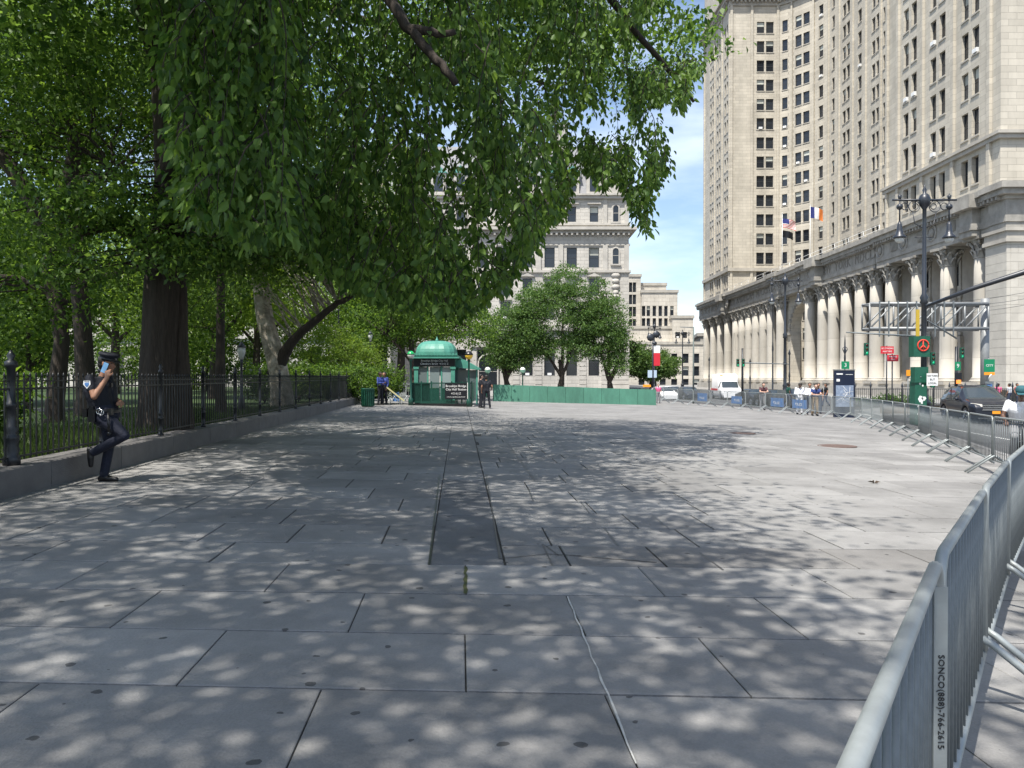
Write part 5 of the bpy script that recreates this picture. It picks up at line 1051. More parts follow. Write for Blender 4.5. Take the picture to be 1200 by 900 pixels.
def place(label, px, y, d, heading, J, M, **k):
    x = (px - 600) / 900 * d; return person(label, (x, d, zg(x)), heading, J, M, **k)
U = dict(shirt=NAVY, pants=NAVY, skin=SKINA, shoe=BLKL)
place('police officer facing right with hands together, left one of the pair beside the kiosk', 563.5, 0, 40.2, R(-70), pose(elR=(.27, .05, 1.15), wrR=(.08, .24, 1.08), elL=(-.27, .05, 1.15), wrL=(-.08, .24, 1.06)), dict(shirt=NAVY, pants=NAVY, skin=SKINB, shoe=BLKL))
place('police officer in all dark seen from behind, right one of the pair beside the kiosk', 570, 0, 39.4, R(10), pose(knR=(.14, .03, .5), anR=(.19, -.02, .09), wrR=(.3, .18, 1.02), elR=(.3, -.04, 1.15)), U, scale=.98)
place('person in blue jacket with folded arms at the fence end, left of two', 445.5, 0, 40.5, R(-120), pose(elR=(.27, .06, 1.15), wrR=(-.02, .24, 1.18), elL=(-.27, .06, 1.15), wrL=(.02, .26, 1.13)), dict(shirt=BLUEJ, pants=NAVY, skin=SKIND, shoe=BLKL), sleeves='long')
place('person in blue jacket at the fence end, right one of two', 450.5, 0, 41.2, R(150), pose(wrR=(.2, .2, .95)), dict(shirt=BLUEJ, pants=NAVY, skin=SKINA, shoe=BLKL), sleeves='long')
lean = dict(chest=(0, .1, 1.26), neck=(0, .16, 1.44), head=(0, .22, 1.56), shR=(.19, .14, 1.38), shL=(-.19, .14, 1.38), elR=(.24, .3, 1.15), elL=(-.24, .3, 1.15), wrR=(.08, .46, 1.13), wrL=(-.08, .46, 1.13))
place('man in a navy short-sleeved shirt and khaki trousers leaning on the barricade', 955, 0, 40.6, R(172), pose(**lean), dict(shirt=NSHIRT, pants=KHAKI, skin=SKINB, shoe=BLKL))
place('man in a white shirt standing at the barricades, just left of the navy shirt', 949, 0, 42.0, R(165), pose(wrR=(.15, .25, 1.08)), dict(shirt=WHT, pants=JEAN, skin=SKINA, shoe=BLKL), sleeves='long')
place('person in a loose white shirt looking down, leftmost of the group at the map sign', 937, 0, 42.3, R(175), pose(head=(0, .1, 1.58), face=(0, 1, -.7), wrR=(.12, .28, 1.1), wrL=(-.12, .28, 1.1)), dict(shirt=WHT, pants=WHT, skin=SKIND, shoe=BLKL), sleeves='long')
place('person in dark clothes half hidden behind the man in the navy shirt', 959, 0, 43.4, R(170), pose(), dict(shirt=BLKL, pants=JEAN, skin=SKINA, shoe=BLKL))
place('man in dark patterned vest and pale sleeves behind the blue placards', 893.5, 0, 47.5, R(180), pose(**lean), dict(shirt=mat('maroon_vest', (.08, .03, .035)), pants=GREYT, skin=SKINB, shoe=BLKL))
place('person in a teal shirt walking behind the barricades, left of the arch', 924, 0, 50, R(-90), pose(knR=(.1, .2, .52), anR=(.12, .28, .1), knL=(-.1, -.02, .5), anL=(-.12, -.28, .14)), dict(shirt=KGREEN, pants=JEAN, skin=SKIND, shoe=BLKL))
place('small figure in a pink top beside the end of the green hoarding', 771.5, 0, 57, R(180), pose(), dict(shirt=PINK, pants=GREYT, skin=SKINB, shoe=BLKL), scale=.82, vox=.018)
# pedestrians by the far railings
for px, d, h, m, lb in ((1183, 58, 30, WHT, 'pedestrian in white behind the far railing, right of the dark car'), (1170, 59, -60, PINK, 'pedestrian in pink behind the far railing'), (1192, 60, 200, mat('red_top', (.4, .05, .05)), 'pedestrian in red at the far railing near the frame edge'), (968, 58, 90, BLKL, 'pedestrian in black beside the map sign')):
    x = (px - 600) / 900 * d; person(lb, (x, d, -.56), R(h), pose(knR=(.1, .15, .52), anR=(.12, .2, .1), anL=(-.12, -.2, .12)), dict(shirt=m, pants=JEAN, skin=SKINA, shoe=BLKL), vox=.018)
# -- cyclist at the right edge, behind the barricades
d = 15.4; x = (1190 - 600) / 900 * d
CX, CY, CZ = 10.12, 15.3, zg(10) - .02
cyc, HMc = person('man in a white t-shirt and teal cap riding a bicycle at the right edge', (CX, CY, CZ), R(152), dict(hip=(0, -.05, .96), chest=(0, .14, 1.25), neck=(0, .22, 1.43), head=(0, .27, 1.56), face=(.1, 1, -.25), shR=(.21, .18, 1.38), shL=(-.21, .18, 1.38), elR=(.31, .24, 1.12), elL=(-.31, .24, 1.12), wrR=(.26, .44, 1.0), wrL=(-.26, .44, 1.0),
            knR=(.12, .33, .72), anR=(.13, .14, .36), knL=(-.12, .3, .6), anL=(-.13, .1, .17), bulk=1.12, curlR=1.1, curlL=1.1, hdR=(0, 1, -.1), hdL=(0, 1, -.1), pnR=(0, -.1, -1), pnL=(0, -.1, -1)), dict(shirt=WHT, pants=GREYT, skin=SKIND, shoe=BLKL), vox=.011)
b = MB(); b.lathe([(.1, .03), (.107, .07), (.1, .12), (.07, .155), (.01, .17)], 20, M=HMc); b.add([(-.08, .07, .05), (.08, .07, .05), (.06, .17, .03), (-.06, .17, .03), (-.08, .07, .04), (.08, .07, .04), (.06, .17, .02), (-.06, .17, .02)], [(0, 1, 2, 3), (7, 6, 5, 4), (0, 3, 7, 4), (1, 5, 6, 2), (2, 6, 7, 3)], M=HMc); b.build('cap', mat('teal_cap', (.02, .09, .11), rough=.8), cyc)
bk = thing('bicycle', 'dark bicycle under the man in the white t-shirt', 'bicycle', (CX, CY, CZ), R(152))
for y in (-.5, .55):
    b = MB(); b.torus((0, y, .34), .32, .018, 'x', 28, 6); w_ = b.build('wheel', BLKL, bk); b = MB(); b.torus((0, y, .34), .295, .008, 'x', 28, 5)
    for k in range(10): a = k * PI / 5; b.tube([(0, y, .34), (0, y + .29 * math.cos(a), .34 + .29 * math.sin(a))], .0015, 3)
    b.build('rim', SILVER, w_)
b = MB(); b.tube([(0, -.5, .34), (0, -.05, .3), (0, .42, .82), (0, -.16, .78), (0, -.05, .3)], .016, 6); b.tube([(0, -.5, .34), (0, -.16, .78)], .01, 5); b.tube([(0, .55, .34), (0, .42, .82), (0, .4, .96)], .014, 6); b.tube([(0, -.16, .78), (0, -.18, .86)], .013, 6); b.build('bicycle_frame', BLKL, bk)
b = MB(); b.tube([(-.28, .46, .99), (-.1, .41, .98), (.1, .41, .98), (.28, .46, .99)], .013, 6); b.build('handlebar', BLKL, bk); b = MB(); b.ball((0, -.19, .87), (.08, .13, .03), 10); b.build('saddle', BLKL, bk)

# ---------------------------------------------------------------- vehicles
CARP = mat('dark_navy_car_paint', (.01, .013, .022), rough=.35, coat=.35, noise=.1, nscale=2); CGL = mat('car_glass', (.03, .04, .045), rough=.05, spec=.8); RUB = mat('tyre_rubber', (.012, .012, .012), rough=.8); CHR = mat('chrome', (.55, .56, .58), rough=.15, metal=1)
HL = mat('headlamp_lens', (.6, .58, .52), rough=.1, spec=.8)
def car(name, label, cat, loc, rz, prof, paint, L, Wd, group=None, wheels=(.9, -.95), wr=.37, detail=True, van=False):
    """prof: list of (y from front, z hood/roof, half width at the top, cabin flag)"""
    t = thing(name, label, cat, loc, rz, group); st_ = np.linspace(0, L, 64); b = MB(); hw = Wd / 2; yw = [wheels[0], L + wheels[1]]
    def top(y):
        for a, c in zip(prof, prof[1:]):
            if a[0] <= y <= c[0]: s = (y - a[0]) / (c[0] - a[0] + 1e-9); return [a[i] + (c[i] - a[i]) * s for i in (1, 2)] + [a[3]]
        return [prof[-1][1], prof[-1][2], prof[-1][3]]
    def belt(y): return .98 + .06 * y / L if not van else 1.25
    rows_ = []
    for y in st_:
        zt, wt, cab = top(y); zb = .24
        for w in yw:
            dd = abs(y - w)
            if dd < wr + .06: zb = max(zb, wr + math.sqrt((wr + .06) ** 2 - dd ** 2))
        e = min(y, L - y); k = 1 - .16 * max(0, 1 - e / .55) ** 2; bl = min(belt(y), zt - .02)
        rows_.append([(0, y, zb + .0), (hw * .9 * k, y, zb), (hw * .985 * k, y, max(zb + .02, .5)), (hw * k, y, max(zb + .04, .72)), (hw * .97 * k, y, max(bl, zb + .06)), (hw * .97 * k + (wt - hw * .97 * k) * .9, y, bl + (zt - bl) * .92), (wt * .8, y, zt), (0, y, zt + .01)])
    n = 8
    for sx_ in (1, -1):
        k0 = len(b.v); b.v += [(sx_ * p[0], L / 2 - p[1], p[2]) for r_ in rows_ for p in r_]
        for i in range(len(rows_) - 1):
            ym = (st_[i] + st_[i + 1]) / 2; zt, wt, cab = top(ym)
            for j in range(n - 1):
                q = (k0 + i * n + j, k0 + i * n + j + 1, k0 + (i + 1) * n + j + 1, k0 + (i + 1) * n + j); b.f.append(q if sx_ < 0 else q[::-1]); g = 0
                if cab == 1 and j == 4: g = 1
                if cab == 2 and j in (4, 5, 6): g = 1 if j != 4 else 0
                if cab == 2 and j == 4: g = 0
                b.m.append(g); b.smooth.append(True)
    for yy, rw in ((L / 2, rows_[0]), (-L / 2, rows_[-1])):
        for sx_ in (1, -1): k0 = len(b.v); b.v += [(sx_ * p[0], yy, p[2]) for p in rw]; b.f.append(tuple(range(k0, k0 + n))); b.m.append(0); b.smooth.append(False)
    o = b.build('body', [paint, CGL], t)
    bm = bmesh.new(); bm.from_mesh(o.data); bmesh.ops.remove_doubles(bm, verts=bm.verts, dist=.0005); bmesh.ops.recalc_face_normals(bm, faces=bm.faces); bm.to_mesh(o.data); bm.free()
    for w in yw:
        for s in (-1, 1):
            M_ = Matrix.Translation((s * (hw - .13), L / 2 - w, wr)) @ Matrix.Rotation(R(90), 4, 'Y'); ty = MB().lathe([(wr * .6, -.11), (wr * .95, -.11), (wr, -.07), (wr, .07), (wr * .95, .11), (wr * .6, .11)], 24, M=M_).build('wheel', RUB, t)
            rm = MB(); rm.lathe([(wr * .62, -.112), (wr * .56, -.06), (.05, -.05)], 18, M=M_ if s > 0 else M_); M2 = Matrix.Translation((s * (hw - .015), L / 2 - w, wr)) @ Matrix.Rotation(R(90), 4, 'Y')
            rm.torus((s * (hw - .015), L / 2 - w, wr), wr * .6, .02, 'x', 20, 5)
            for k in range(5): a = k * 2 * PI / 5; rm.tube([(s * (hw - .02), L / 2 - w, wr), (s * (hw - .02), L / 2 - w + wr * .58 * math.cos(a), wr + wr * .58 * math.sin(a))], [.035, .022], 4)
            rm.lathe([(wr * .58, -.01), (.02, -.02)], 18, M=Matrix.Translation((s * (hw - .07), L / 2 - w, wr)) @ Matrix.Rotation(R(90), 4, 'Y')); rm.build('rim', CHR, ty)
    b = MB(); b.bx(-hw * .8, hw * .8, -L / 2 + .3, L / 2 - .3, .2, .6); b.build('underbody', RUB, t)
    return t
suvp = [(0, .72, .72, 0), (.08, .86, .8, 0), (.5, 1.02, .82, 0), (1.22, 1.13, .8, 2), (2.05, 1.66, .66, 1), (2.6, 1.74, .68, 1), (3.6, 1.73, .67, 1), (4.3, 1.62, .62, 2), (4.68, 1.15, .74, 0), (4.78, .8, .75, 0)]
Dc = 40.6; xc = (1144 - 600) / 900 * Dc; cz = zg(22) - .15
suv = car('dark_suv', 'dark navy SUV with chrome grille and orange licence plate behind the barricades', 'car', (xc, Dc, cz), R(180 - 11), suvp, CARP, 4.78, 1.93)
yf = 4.78 / 2; suv.scale = (1.14, 1.04, 1.1)
b = MB()
for k in range(3): b.bx(-.55, .55, yf + .0, yf + .05, .66 + k * .085, .705 + k * .085)
b.bx(-.56, .56, yf - .03, yf + .02, .62, .65); b.build('grille_bars', CHR, suv)
b = MB(); b.bx(-.52, .52, yf - .05, yf + .01, .64, .9); b.bx(-.8, .8, yf - .1, yf + .012, .3, .42); b.build('grille', BLKL, suv)
for s in (-1, 1):
    b = MB(); b.add([(s * .55, yf + .0, .78), (s * .9, yf - .28, .86), (s * .92, yf - .32, .95), (s * .55, yf - .03, .9), (s * .55, yf - .2, .78), (s * .85, yf - .5, .86), (s * .85, yf - .5, .95), (s * .55, yf - .2, .9)], [(0, 1, 2, 3), (4, 7, 6, 5), (3, 2, 6, 7), (0, 4, 5, 1), (1, 5, 6, 2), (0, 3, 7, 4)]); fixn(b.build('headlight', HL, suv))
    b = MB(); b.torus((s * .68, yf - .06, .48), .09, .018, 'y', 14, 5); b.lathe([(.08, 0), (.05, .02)], 12, M=Matrix.Translation((s * .68, yf - .06, .48)) @ Matrix.Rotation(R(-90), 4, 'X')); b.build('fog_lamp', CHR, suv)
    b = MB(); b.ball((s * 1.03, yf - 1.75, 1.1), (.1, .06, .07), 10); b.bx(s * .9, s * 1.0, yf - 1.78, yf - 1.72, 1.05, 1.09); b.build('wing_mirror', CARP, suv)
    b = MB(); b.tube([(s * .6, yf - 2.3, 1.76), (s * .62, yf - 3.0, 1.80), (s * .6, yf - 4.1, 1.73)], .018, 5); b.build('roof_rail', BLKL, suv)
    b = MB(); b.bx(s * .955, s * .975, yf - 2.75, yf - 2.68, 1.03, 1.62); b.bx(s * .96, s * .978, yf - 1.7, yf - 3.9, 1.005, 1.02); b.build('window_trim', CHR if False else BLKL, suv)
b = MB(); b.bx(-.75, .75, yf + .005, yf + .03, .25, .29); b.build('bumper_trim', CHR, suv)
b = MB(); b.bx(-.16, .16, yf + .013, yf + .03, .47, .6); pl_ = b.build('licence_plate', ORNG, suv); me = text_mesh('JGH 4817', .07, .002, NAVY); me = None
vanp = [(0, .95, .85, 0), (.5, 1.15, .88, 0), (.9, 1.25, .85, 2), (1.5, 1.95, .8, 1), (2.1, 2.0, .85, 0), (2.15, 2.75, 1.0, 0), (6.0, 2.75, 1.0, 0), (6.2, 2.6, .98, 0)]
AW = mat('ambulance_white', (.75, .75, .74), rough=.35, coat=.5)
def px_car(px, d): return ((px - 600) / 900 * d, d, zg(22) - .15)
am = car('ambulance', 'white ambulance with red and orange markings parked beyond the barricades', 'ambulance', px_car(851, 84), R(176), vanp, AW, 6.2, 2.2, wr=.4, van=True)
b = MB(); b.bx(-.95, .95, 3.1 - 2.17, 3.1 - 2.145, 2.15, 2.7); o = b.build('box_front', AW, am); me = text_mesh('AMBULANCE', .26, .01, REDS); obj('lettering', me, o, (0, .962, 2.42), (R(90), 0, R(180)))
b = MB(); b.bx(.55, .85, .955, .97, 2.2, 2.6); b.build('orange_marking', ORNG, am); b = MB(); b.bx(-1.115, -1.1, -2.9, 1.6, .95, 1.15); b.bx(1.1, 1.115, -2.9, .8, .95, 1.15); b.build('stripe', REDS, am)
sedan = [(0, .6, .7, 0), (.1, .72, .78, 0), (1.0, .95, .78, 2), (1.75, 1.38, .58, 1), (3.0, 1.4, .58, 2), (3.8, 1.02, .72, 0), (4.5, .95, .7, 0), (4.6, .7, .7, 0)]
for px, d, rz, m, lb in [(776, 78, 190, WHITEP, 'white car far off, leftmost of the parked row'), (787, 84, 185, WHITEP, 'white car behind the leftmost parked car'), (806, 80, 185, CARP, 'pale-roofed dark car parked left of the ambulance'), (884, 64, 185, CARP, 'dark car parked right of the ambulance'), (908, 60, 185, RUB, 'black car parked beneath the colonnade lamp'), (932, 66, 185, CARP, 'dark car behind the people in white')]:
    car('parked_car', lb, 'car', px_car(px, d), R(rz), sedan, m, 4.6, 1.8, 'cars parked along the street', wr=.33)

# ---------------------------------------------------------------- street furniture
POSTP = mat('lamp_post_paint', (.022, .026, .034), rough=.4, noise=.2, nscale=10, coat=.3); OPAL = mat('opal_glass', (.62, .62, .58), rough=.15)
def twin_lamp(label, loc, H=11.2):
    t = thing('twin_street_lamp', label, 'street lamp', loc, 0, 'ornate twin street lamps'); b = MB(); k = H
    b.lathe([(.42, 0), (.42, .15), (.3, .25), (.28, .9), (.34, 1.0), (.2, 1.15), (.17, 1.5), (.2, 1.6), (.14, 1.75), (.13, k * .3), (.17, k * .3 + .1), (.13, k * .3 + .25), (.115, k * .5), (.19, k * .5 + .08), (.15, k * .5 + .2), (.19, k * .5 + .32), (.1, k * .5 + .5), (.085, k * .84), (.09, k - 1.15), (.22, k - .95), (.28, k - .7), (.2, k - .5), (.07, k - .4), (.1, k - .25), (.03, k - .1), (.01, k + .05)], 14); b.build('post', POSTP, t)
    b = MB(); za = k - .72; b.tube([(-1.5, 0, za), (1.5, 0, za)], .05, 8)
    for s in (-1, 1):
        for cx, r in ((.48, .26), (.42, .13), (.92, .16)): b.torus((s * cx, 0, za - .3), r, .022, 'y', 18, 5)
        b.tube([(s * .1, 0, za - 1.3), (s * .45, 0, za - 1.1), (s * .55, 0, za - .55)], .02, 5)
        b.lathe([(.02, -.02), (.06, .05), (.1, .2), (.04, .24), (.02, .3)], 10, c=(s * 1.16, 0, za)); b.ball((s * 1.16, 0, za - .32), .15, 12); b.tube([(s * 1.16, 0, za), (s * 1.16, 0, za - 1.1)], .035, 6)
    b.tube([(-.45, 0, k * .78), (.45, 0, k * .78)], .018, 5); b.build('cross_arm', POSTP, t)
    for s in (-1, 1):
        b = MB(); b.lathe([(.05, -1.0), (.1, -1.15), (.13, -1.4), (.17, -1.6), (.3, -1.72), (.3, -1.78), (.27, -1.8)], 16, c=(s * 1.16, 0, za)); l = b.build('lamp_shade', POSTP, t); b = MB(); b.ball((s * 1.16, 0, za - 1.82), (.21, .21, .2), 14); b.build('globe', OPAL, l)
    return t
lamp1 = twin_lamp('tall black twin-arm lamp post nearest the viewer, carrying green boxes', (19.3, 36, -.55))
dup(lamp1, (23.1, 65, -.65), R(5), 'second black twin-arm lamp post, before the colonnade arch', 'ornate twin street lamps'); dup(lamp1, (31.3, 141, -.65), 0, 'farthest twin-arm lamp post, left of the long colonnade', 'ornate twin street lamps')
dup(lamp1, (22.6, 122, -.65), R(30), 'distant twin-arm lamp post beside the red banner', 'ornate twin street lamps')
# boxes and signs on the near lamp post
def plate(name, m, x0, x1, y, z0, z1, parent, th=.03): return MB().bx(x0, x1, y, y + th, z0, z1).build(name, m, parent)
lx, ly = 19.3, 36
s1 = thing('peace_sign_box', 'dark green signal box with a red peace symbol on the near lamp post', 'signal box', (lx - .3, ly - .25, 3.1)); b = MB(); b.box((-.15, -.2, -.05), (.75, .45, .95)); b.build('housing', DKGRN, s1)
b = MB(); b.torus((-.1, -.44, .0), .25, .035, 'y', 24, 5); b.tube([(-.1, -.44, .25), (-.1, -.44, -.25)], .03, 5); b.tube([(-.1, -.44, 0), (-.27, -.44, -.18)], .03, 5); b.tube([(-.1, -.44, 0), (.07, -.44, -.18)], .03, 5); b.build('peace_symbol', mat('peace_red', (.6, .05, .03)), s1)
s2 = thing('control_box', 'plain dark green control box below the peace sign box', 'control box', (lx - .3, ly - .25, 1.75)); b = MB(); b.box((-.12, -.15, 0), (.62, .4, .72)); b.build('housing', DKGRN, s2); b = MB(); b.ball((-.16, -.36, -.1), .03, 6); b.build('lock', SILVER, s2)
s3 = thing('mural_cabinet', 'green utility cabinet painted with white shapes at the foot of the lamp post', 'utility cabinet', (lx - .42, ly - .3, -.55)); b = MB(); b.box((0, 0, .98), (.54, .5, 1.96)); b.prism([(-.27, 1.96), (.27, 1.96), (.15, 2.1), (-.05, 2.18), (-.2, 2.08)], -.25, .25, axis='y'); b.build('housing', DKGRN, s3)
b = MB()
for cx, cz, r in ((-.05, 1.9, .07), (.1, 1.8, .05), (.0, 1.2, .16), (.18, 1.22, .13), (-.12, .85, .1), (.12, .62, .12), (-.1, .5, .09), (.05, 1.0, .06)): b.prism([(cx * .8 + r * .9 * math.cos(a + r * 40) * random.uniform(.5, 1.2), cz + r * math.sin(a + r * 40) * random.uniform(.5, 1.3)) for a in [k * 1.05 for k in range(6)]], -.258, -.25, axis='y')
b.build('painted_shapes', WHITEP, s3)
def signal(name, label, loc, rz=0, arm=None, post=None, heads=((0, 0, 0),), sc_=.62):
    t = thing(name, label, 'traffic light', loc, rz)
    if post: b = MB(); b.tube([(0, 0, 0), (0, 0, post)], [.1, .07], 8); b.lathe([(.17, 0), (.15, .5), (.1, .6)], 10); b.build('post', IRONB, t)
    if arm: b = MB(); b.tube(arm, [.05, .03], 6); b.build('arm', GALVB, t)
    for h0 in heads:
        h = (0, 0, 0); b = MB(); b.box(h, (.3, .22, .95)); hd = b.build('signal_head', DKGRN, t); hd.location = h0; hd.scale = (sc_,) * 3
        for k, (m_, e_) in enumerate(((.3, (.06, .005, .005)), (0, (.06, .03, .004)), (-.3, (.01, .35, .16)))):
            b = MB(); b.lathe([(.1, 0), (.02, .02)], 12, M=Matrix.Translation((h[0], h[1] - .11, h[2] + m_)) @ Matrix.Rotation(R(90), 4, 'X')); b.build('lens', mat('signal_lens', e_, rough=.2, emis=((*e_, .5) if k == 2 else None)), hd)
            b = MB(); b.tube([(h[0] - .1, h[1] - .12, h[2] + m_), (h[0] - .07, h[1] - .2, h[2] + m_ + .1), (h[0] + .07, h[1] - .2, h[2] + m_ + .1), (h[0] + .1, h[1] - .12, h[2] + m_)], .02, 4); b.build('visor', DKGRN, hd)
    return t
signal('traffic_light', 'green traffic light on its post right of the gantry centre', (24.0, 41.5, -.6), 0, [(0, 0, 4.35), (-4.5, -5.4, 4.9)], 3.9, ((.3, 0, 3.55),))
signal('traffic_light', 'traffic light hanging on a thin arm left of the peace sign', (18.6, 36.1, 3.2), 0, [(.6, 0, .35), (-2.9, 0, .55)], None, ((-1.95, 0, -.25),))
signal('pedestrian_signal', 'double black pedestrian signal mounted on the near lamp post', (19.55, 35.8, 1.9), 0, None, None, ((0.05, 0, .6), (.05, 0, -.45)))
signal('traffic_light', 'dark green traffic light cluster far off left of the arch lamp', (17.4, 58, -.55), 0, [(.0, 0, 3.3), (3.5, 0, 3.2)], 4.4, ((-.35, 0, 3.3), (.0, -.2, 3.3)))
# mast arm entering from the right
b = MB(); b.tube([(13.6, 20.5, 5.1), (13.2, 22.2, 4.55), (13.0, 24.3, 3.95)], [.1, .085, .06], 8); P_ma = [W(1290, 288, 22), W(1200, 319, 22.6), W(1140, 338, 23.2), W(1085, 359, 24)]
ma = thing('signal_mast_arm', 'long dark signal mast arm entering the picture from the right edge', 'mast arm', (0, 0, 0)); b = MB(); b.tube(P_ma, [.1, .085, .07, .05], 8); b.build('arm', POSTP, ma); q = P_ma[0]; b = MB(); b.tube([(q.x + .0, q.y, zg(q.x) - .15), (q.x, q.y, q.z + .4)], [.2, .12], 10); b.build('post', POSTP, ma)
# sign gantry
ga = thing('sign_gantry', 'grey steel truss gantry for road signs cantilevered from a round post', 'gantry', (0, 0, 0)); gd = 46.0
zt_, zb_ = 1.6 + (443 - 356) * gd / 900, 1.6 + (443 - 385) * gd / 900; gx0, gx1 = (1019 - 600) / 900 * gd, (1158 - 600) / 900 * gd
GAN = mat('gantry_steel', (.27, .28, .28), rough=.5, metal=.3, noise=.2, nscale=5)
b = MB(); b.tube([(gx1 + .1, gd + .5, -.6), (gx1 + .1, gd + .5, zt_ + .35)], .24, 16); b.build('post', GAN, ga); b = MB(); b.lathe([(.45, 0), (.45, .12), (.33, .16)], 14, c=(gx1 + .1, gd + .5, -.58)); b.build('post_base', GAN, ga)
for y in (gd, gd + 1.0):
    for z in (zt_, zb_): MB().tube([(gx0, y, z), (gx1, y, z)], .105, 10).build('chord', GAN, ga)
nb = 5
for i in range(nb + 1):
    x = gx0 + (gx1 - gx0) * i / nb
    for y in (gd, gd + 1.0):
        MB().tube([(x, y, zt_), (x, y, zb_)], .055, 6).build('truss_member', GAN, ga)
        if i < nb: MB().tube([(x, y, zb_), (x + (gx1 - gx0) / nb, y, zt_)], .05, 6).build('truss_member', GAN, ga)
    for z in (zt_, zb_): MB().tube([(x, gd, z), (x, gd + 1, z)], .045, 5).build('truss_member', GAN, ga)
for x in np.linspace(gx0 + .5, gx1 - 2.2, 9): MB().bx(x - .03, x + .03, gd - .22, gd - .14, zb_ - .5, zt_ + .15).build('sign_hanger', GALVB, ga)
b = MB(); b.bx(gx1 - .25, gx1 - .05, gd - .15, gd - .05, zb_ - .05, zt_); b.build('yellow_strip', ORNG, ga); bpy.data.objects.remove(ga.children[-1])
b = MB(); b.bx(20.3, 20.45, 38, 38.05, 3.2, 5.2); 
ys_ = thing('yellow_sign', 'narrow yellow sign beside the near lamp post at gantry height', 'sign', (18.95, 35.9, 3.9)); MB().bx(-.08, .08, -.02, .02, -.35, .9).build('panel', mat('yellow_sign', (.45, .31, .03)), ys_)
def sign(name, label, px, pyt, pyb, w, d, m, text=None, tcol=WHITEP, post=True, px_post=None, size=None, cat='sign', lines=None):
    x = (px - 600) / 900 * d; z0 = 1.6 + (443 - pyb) * d / 900; z1 = 1.6 + (443 - pyt) * d / 900; g = zg(x) - (.15 if d > 20 else 0); t = thing(name, label, cat, (x, d, g)); p = plate('panel', m, -w / 2, w / 2, -.08, z0 - g, z1 - g, t)
    if post: MB().tube([(0, 0, 0), (0, 0, z1 - g + .05)], .04, 6).build('post', GALVB if m not in (REDS,) else POSTP, t)
    ls = lines or ([text] if text else [])
    for k, s_ in enumerate(ls):
        hh = (z1 - z0) / (len(ls) + .4); me = text_mesh(s_, size or hh * .75, .004, tcol); wd = max(v.co.x for v in me.vertices) - min(v.co.x for v in me.vertices); sc = min(1, w * .9 / wd); o = obj('lettering', me, p, (0, -.087, z1 - g - hh * (k + .7)), FACE_CAM); o.scale = (sc, 1, 1)
    return t
sign('red_street_sign', 'upper red and white sign, left of the peace sign box', 1039, 406, 414.5, .85, 50, REDS, lines=['NO STANDING', 'ANYTIME']); sign('wrong_way_sign', 'red WRONG WAY sign on a dark post, lower of the two red signs', 1045.5, 416, 423.5, .68, 47, REDS, lines=['WRONG', 'WAY'])
sign('white_notice_sign', 'white rectangular sign with black lines right of the near lamp post', 1091.5, 437.5, 452, .5, 35.2, WHITEP, tcol=BLACKS, lines=['NO TURN', 'BUT', 'LOCAL'], post=False)
t_ = sign('green_route_sign', 'green arrow sign with orange strip on the gantry post', 1158.5, 421, 436, .62, 45.2, GRNS, text='CITY', size=.2)
plate('orange_strip', ORNG, -.31, .31, -.085, 1.6 + (443 - 439.5) * 45.2 / 900 - t_.location.z, 1.6 + (443 - 436.2) * 45.2 / 900 - t_.location.z, t_); b = MB(); b.tube([(-.08, -.12, 2.25), (.0, -.12, 2.42), (.1, -.12, 2.52)], .03, 5); b.build('arrow', WHITEP, t_)
p = plate('lower_panel', GALVB, -.25, .25, -.085, 1.75 - .0, 2.1, t_); plate('blue_emblem', BLUEB, -.15, .15, -.1, 1.8, 1.95, p)
sign('small_green_sign', 'small green sign on the traffic light post', 1121.5, 424, 434, .3, 41.1, GRNS, post=False, text='9', size=.3); t_ = sign('pedestrian_sign', 'orange hand pedestrian signal under the small green sign', 1122, 437, 445, .38, 41.1, BLACKS, post=False); plate('lit_hand', mat('hand_orange', (.6, .15, .03), emis=(.8, .2, .03, 1)), -.12, .12, -.12, 2.0, 2.2, t_)
sign('orange_sign', 'small orange sign left of the mural cabinet', 1064, 433.5, 440.5, .26, 44, ORNG, post=False); MB().tube([(0, 0, 0), (0, 0, 2.6)], .03, 5).build('post', GALVB, [o for o in COL.objects if o.name.startswith('orange_sign')][0])
t_ = sign('street_name_sign', 'green sign on a slim pole with an ornate finial above the map sign', 990, 423.5, 432.5, .42, 41.5, GRNS, text='3', size=.3)
b = MB(); b.lathe([(.04, 3.0), (.06, 3.3), (.04, 3.5), (.1, 3.65), (.05, 3.8), (.035, 4.2), (.02, 4.4), (.0, 4.6)], 8); b.torus((0, 0, 3.75), .13, .02, 'y', 14, 4); b.tube([(0, 0, 0), (0, 0, 3.1)], .04, 6); b.build('ornate_pole', POSTP, t_)
# map sign
mx_, md = (989 - 600) / 900 * 39.5, 39.5; mp_ = thing('map_sign', 'dark wayfinding map sign standing on the walk behind the barricades', 'map sign', (mx_, md, zg(mx_) - .0)); b = MB(); b.bx(-.52, .52, -.08, .08, 0, 2.42); b.build('slab', mat('map_sign_blue', (.012, .018, .04), rough=.3), mp_)
p = MB().bx(-.45, .45, -.095, -.082, .55, 1.65).build('map_panel', mat('map_print', (.10, .14, .22), noise=.5, nscale=6, col2=(.3, .36, .46)), mp_); b = MB()
for k in range(9): a = random.uniform(0, PI); q0 = (random.uniform(-.3, .3), random.uniform(.75, 1.45)); b.tube([(max(-.43, min(.43, q0[0] - .3 * math.cos(a))), -.098, max(.58, min(1.6, q0[1] - .3 * math.sin(a)))), (max(-.43, min(.43, q0[0] + .3 * math.cos(a))), -.098, max(.58, min(1.6, q0[1] + .3 * math.sin(a))))], .008, 4)
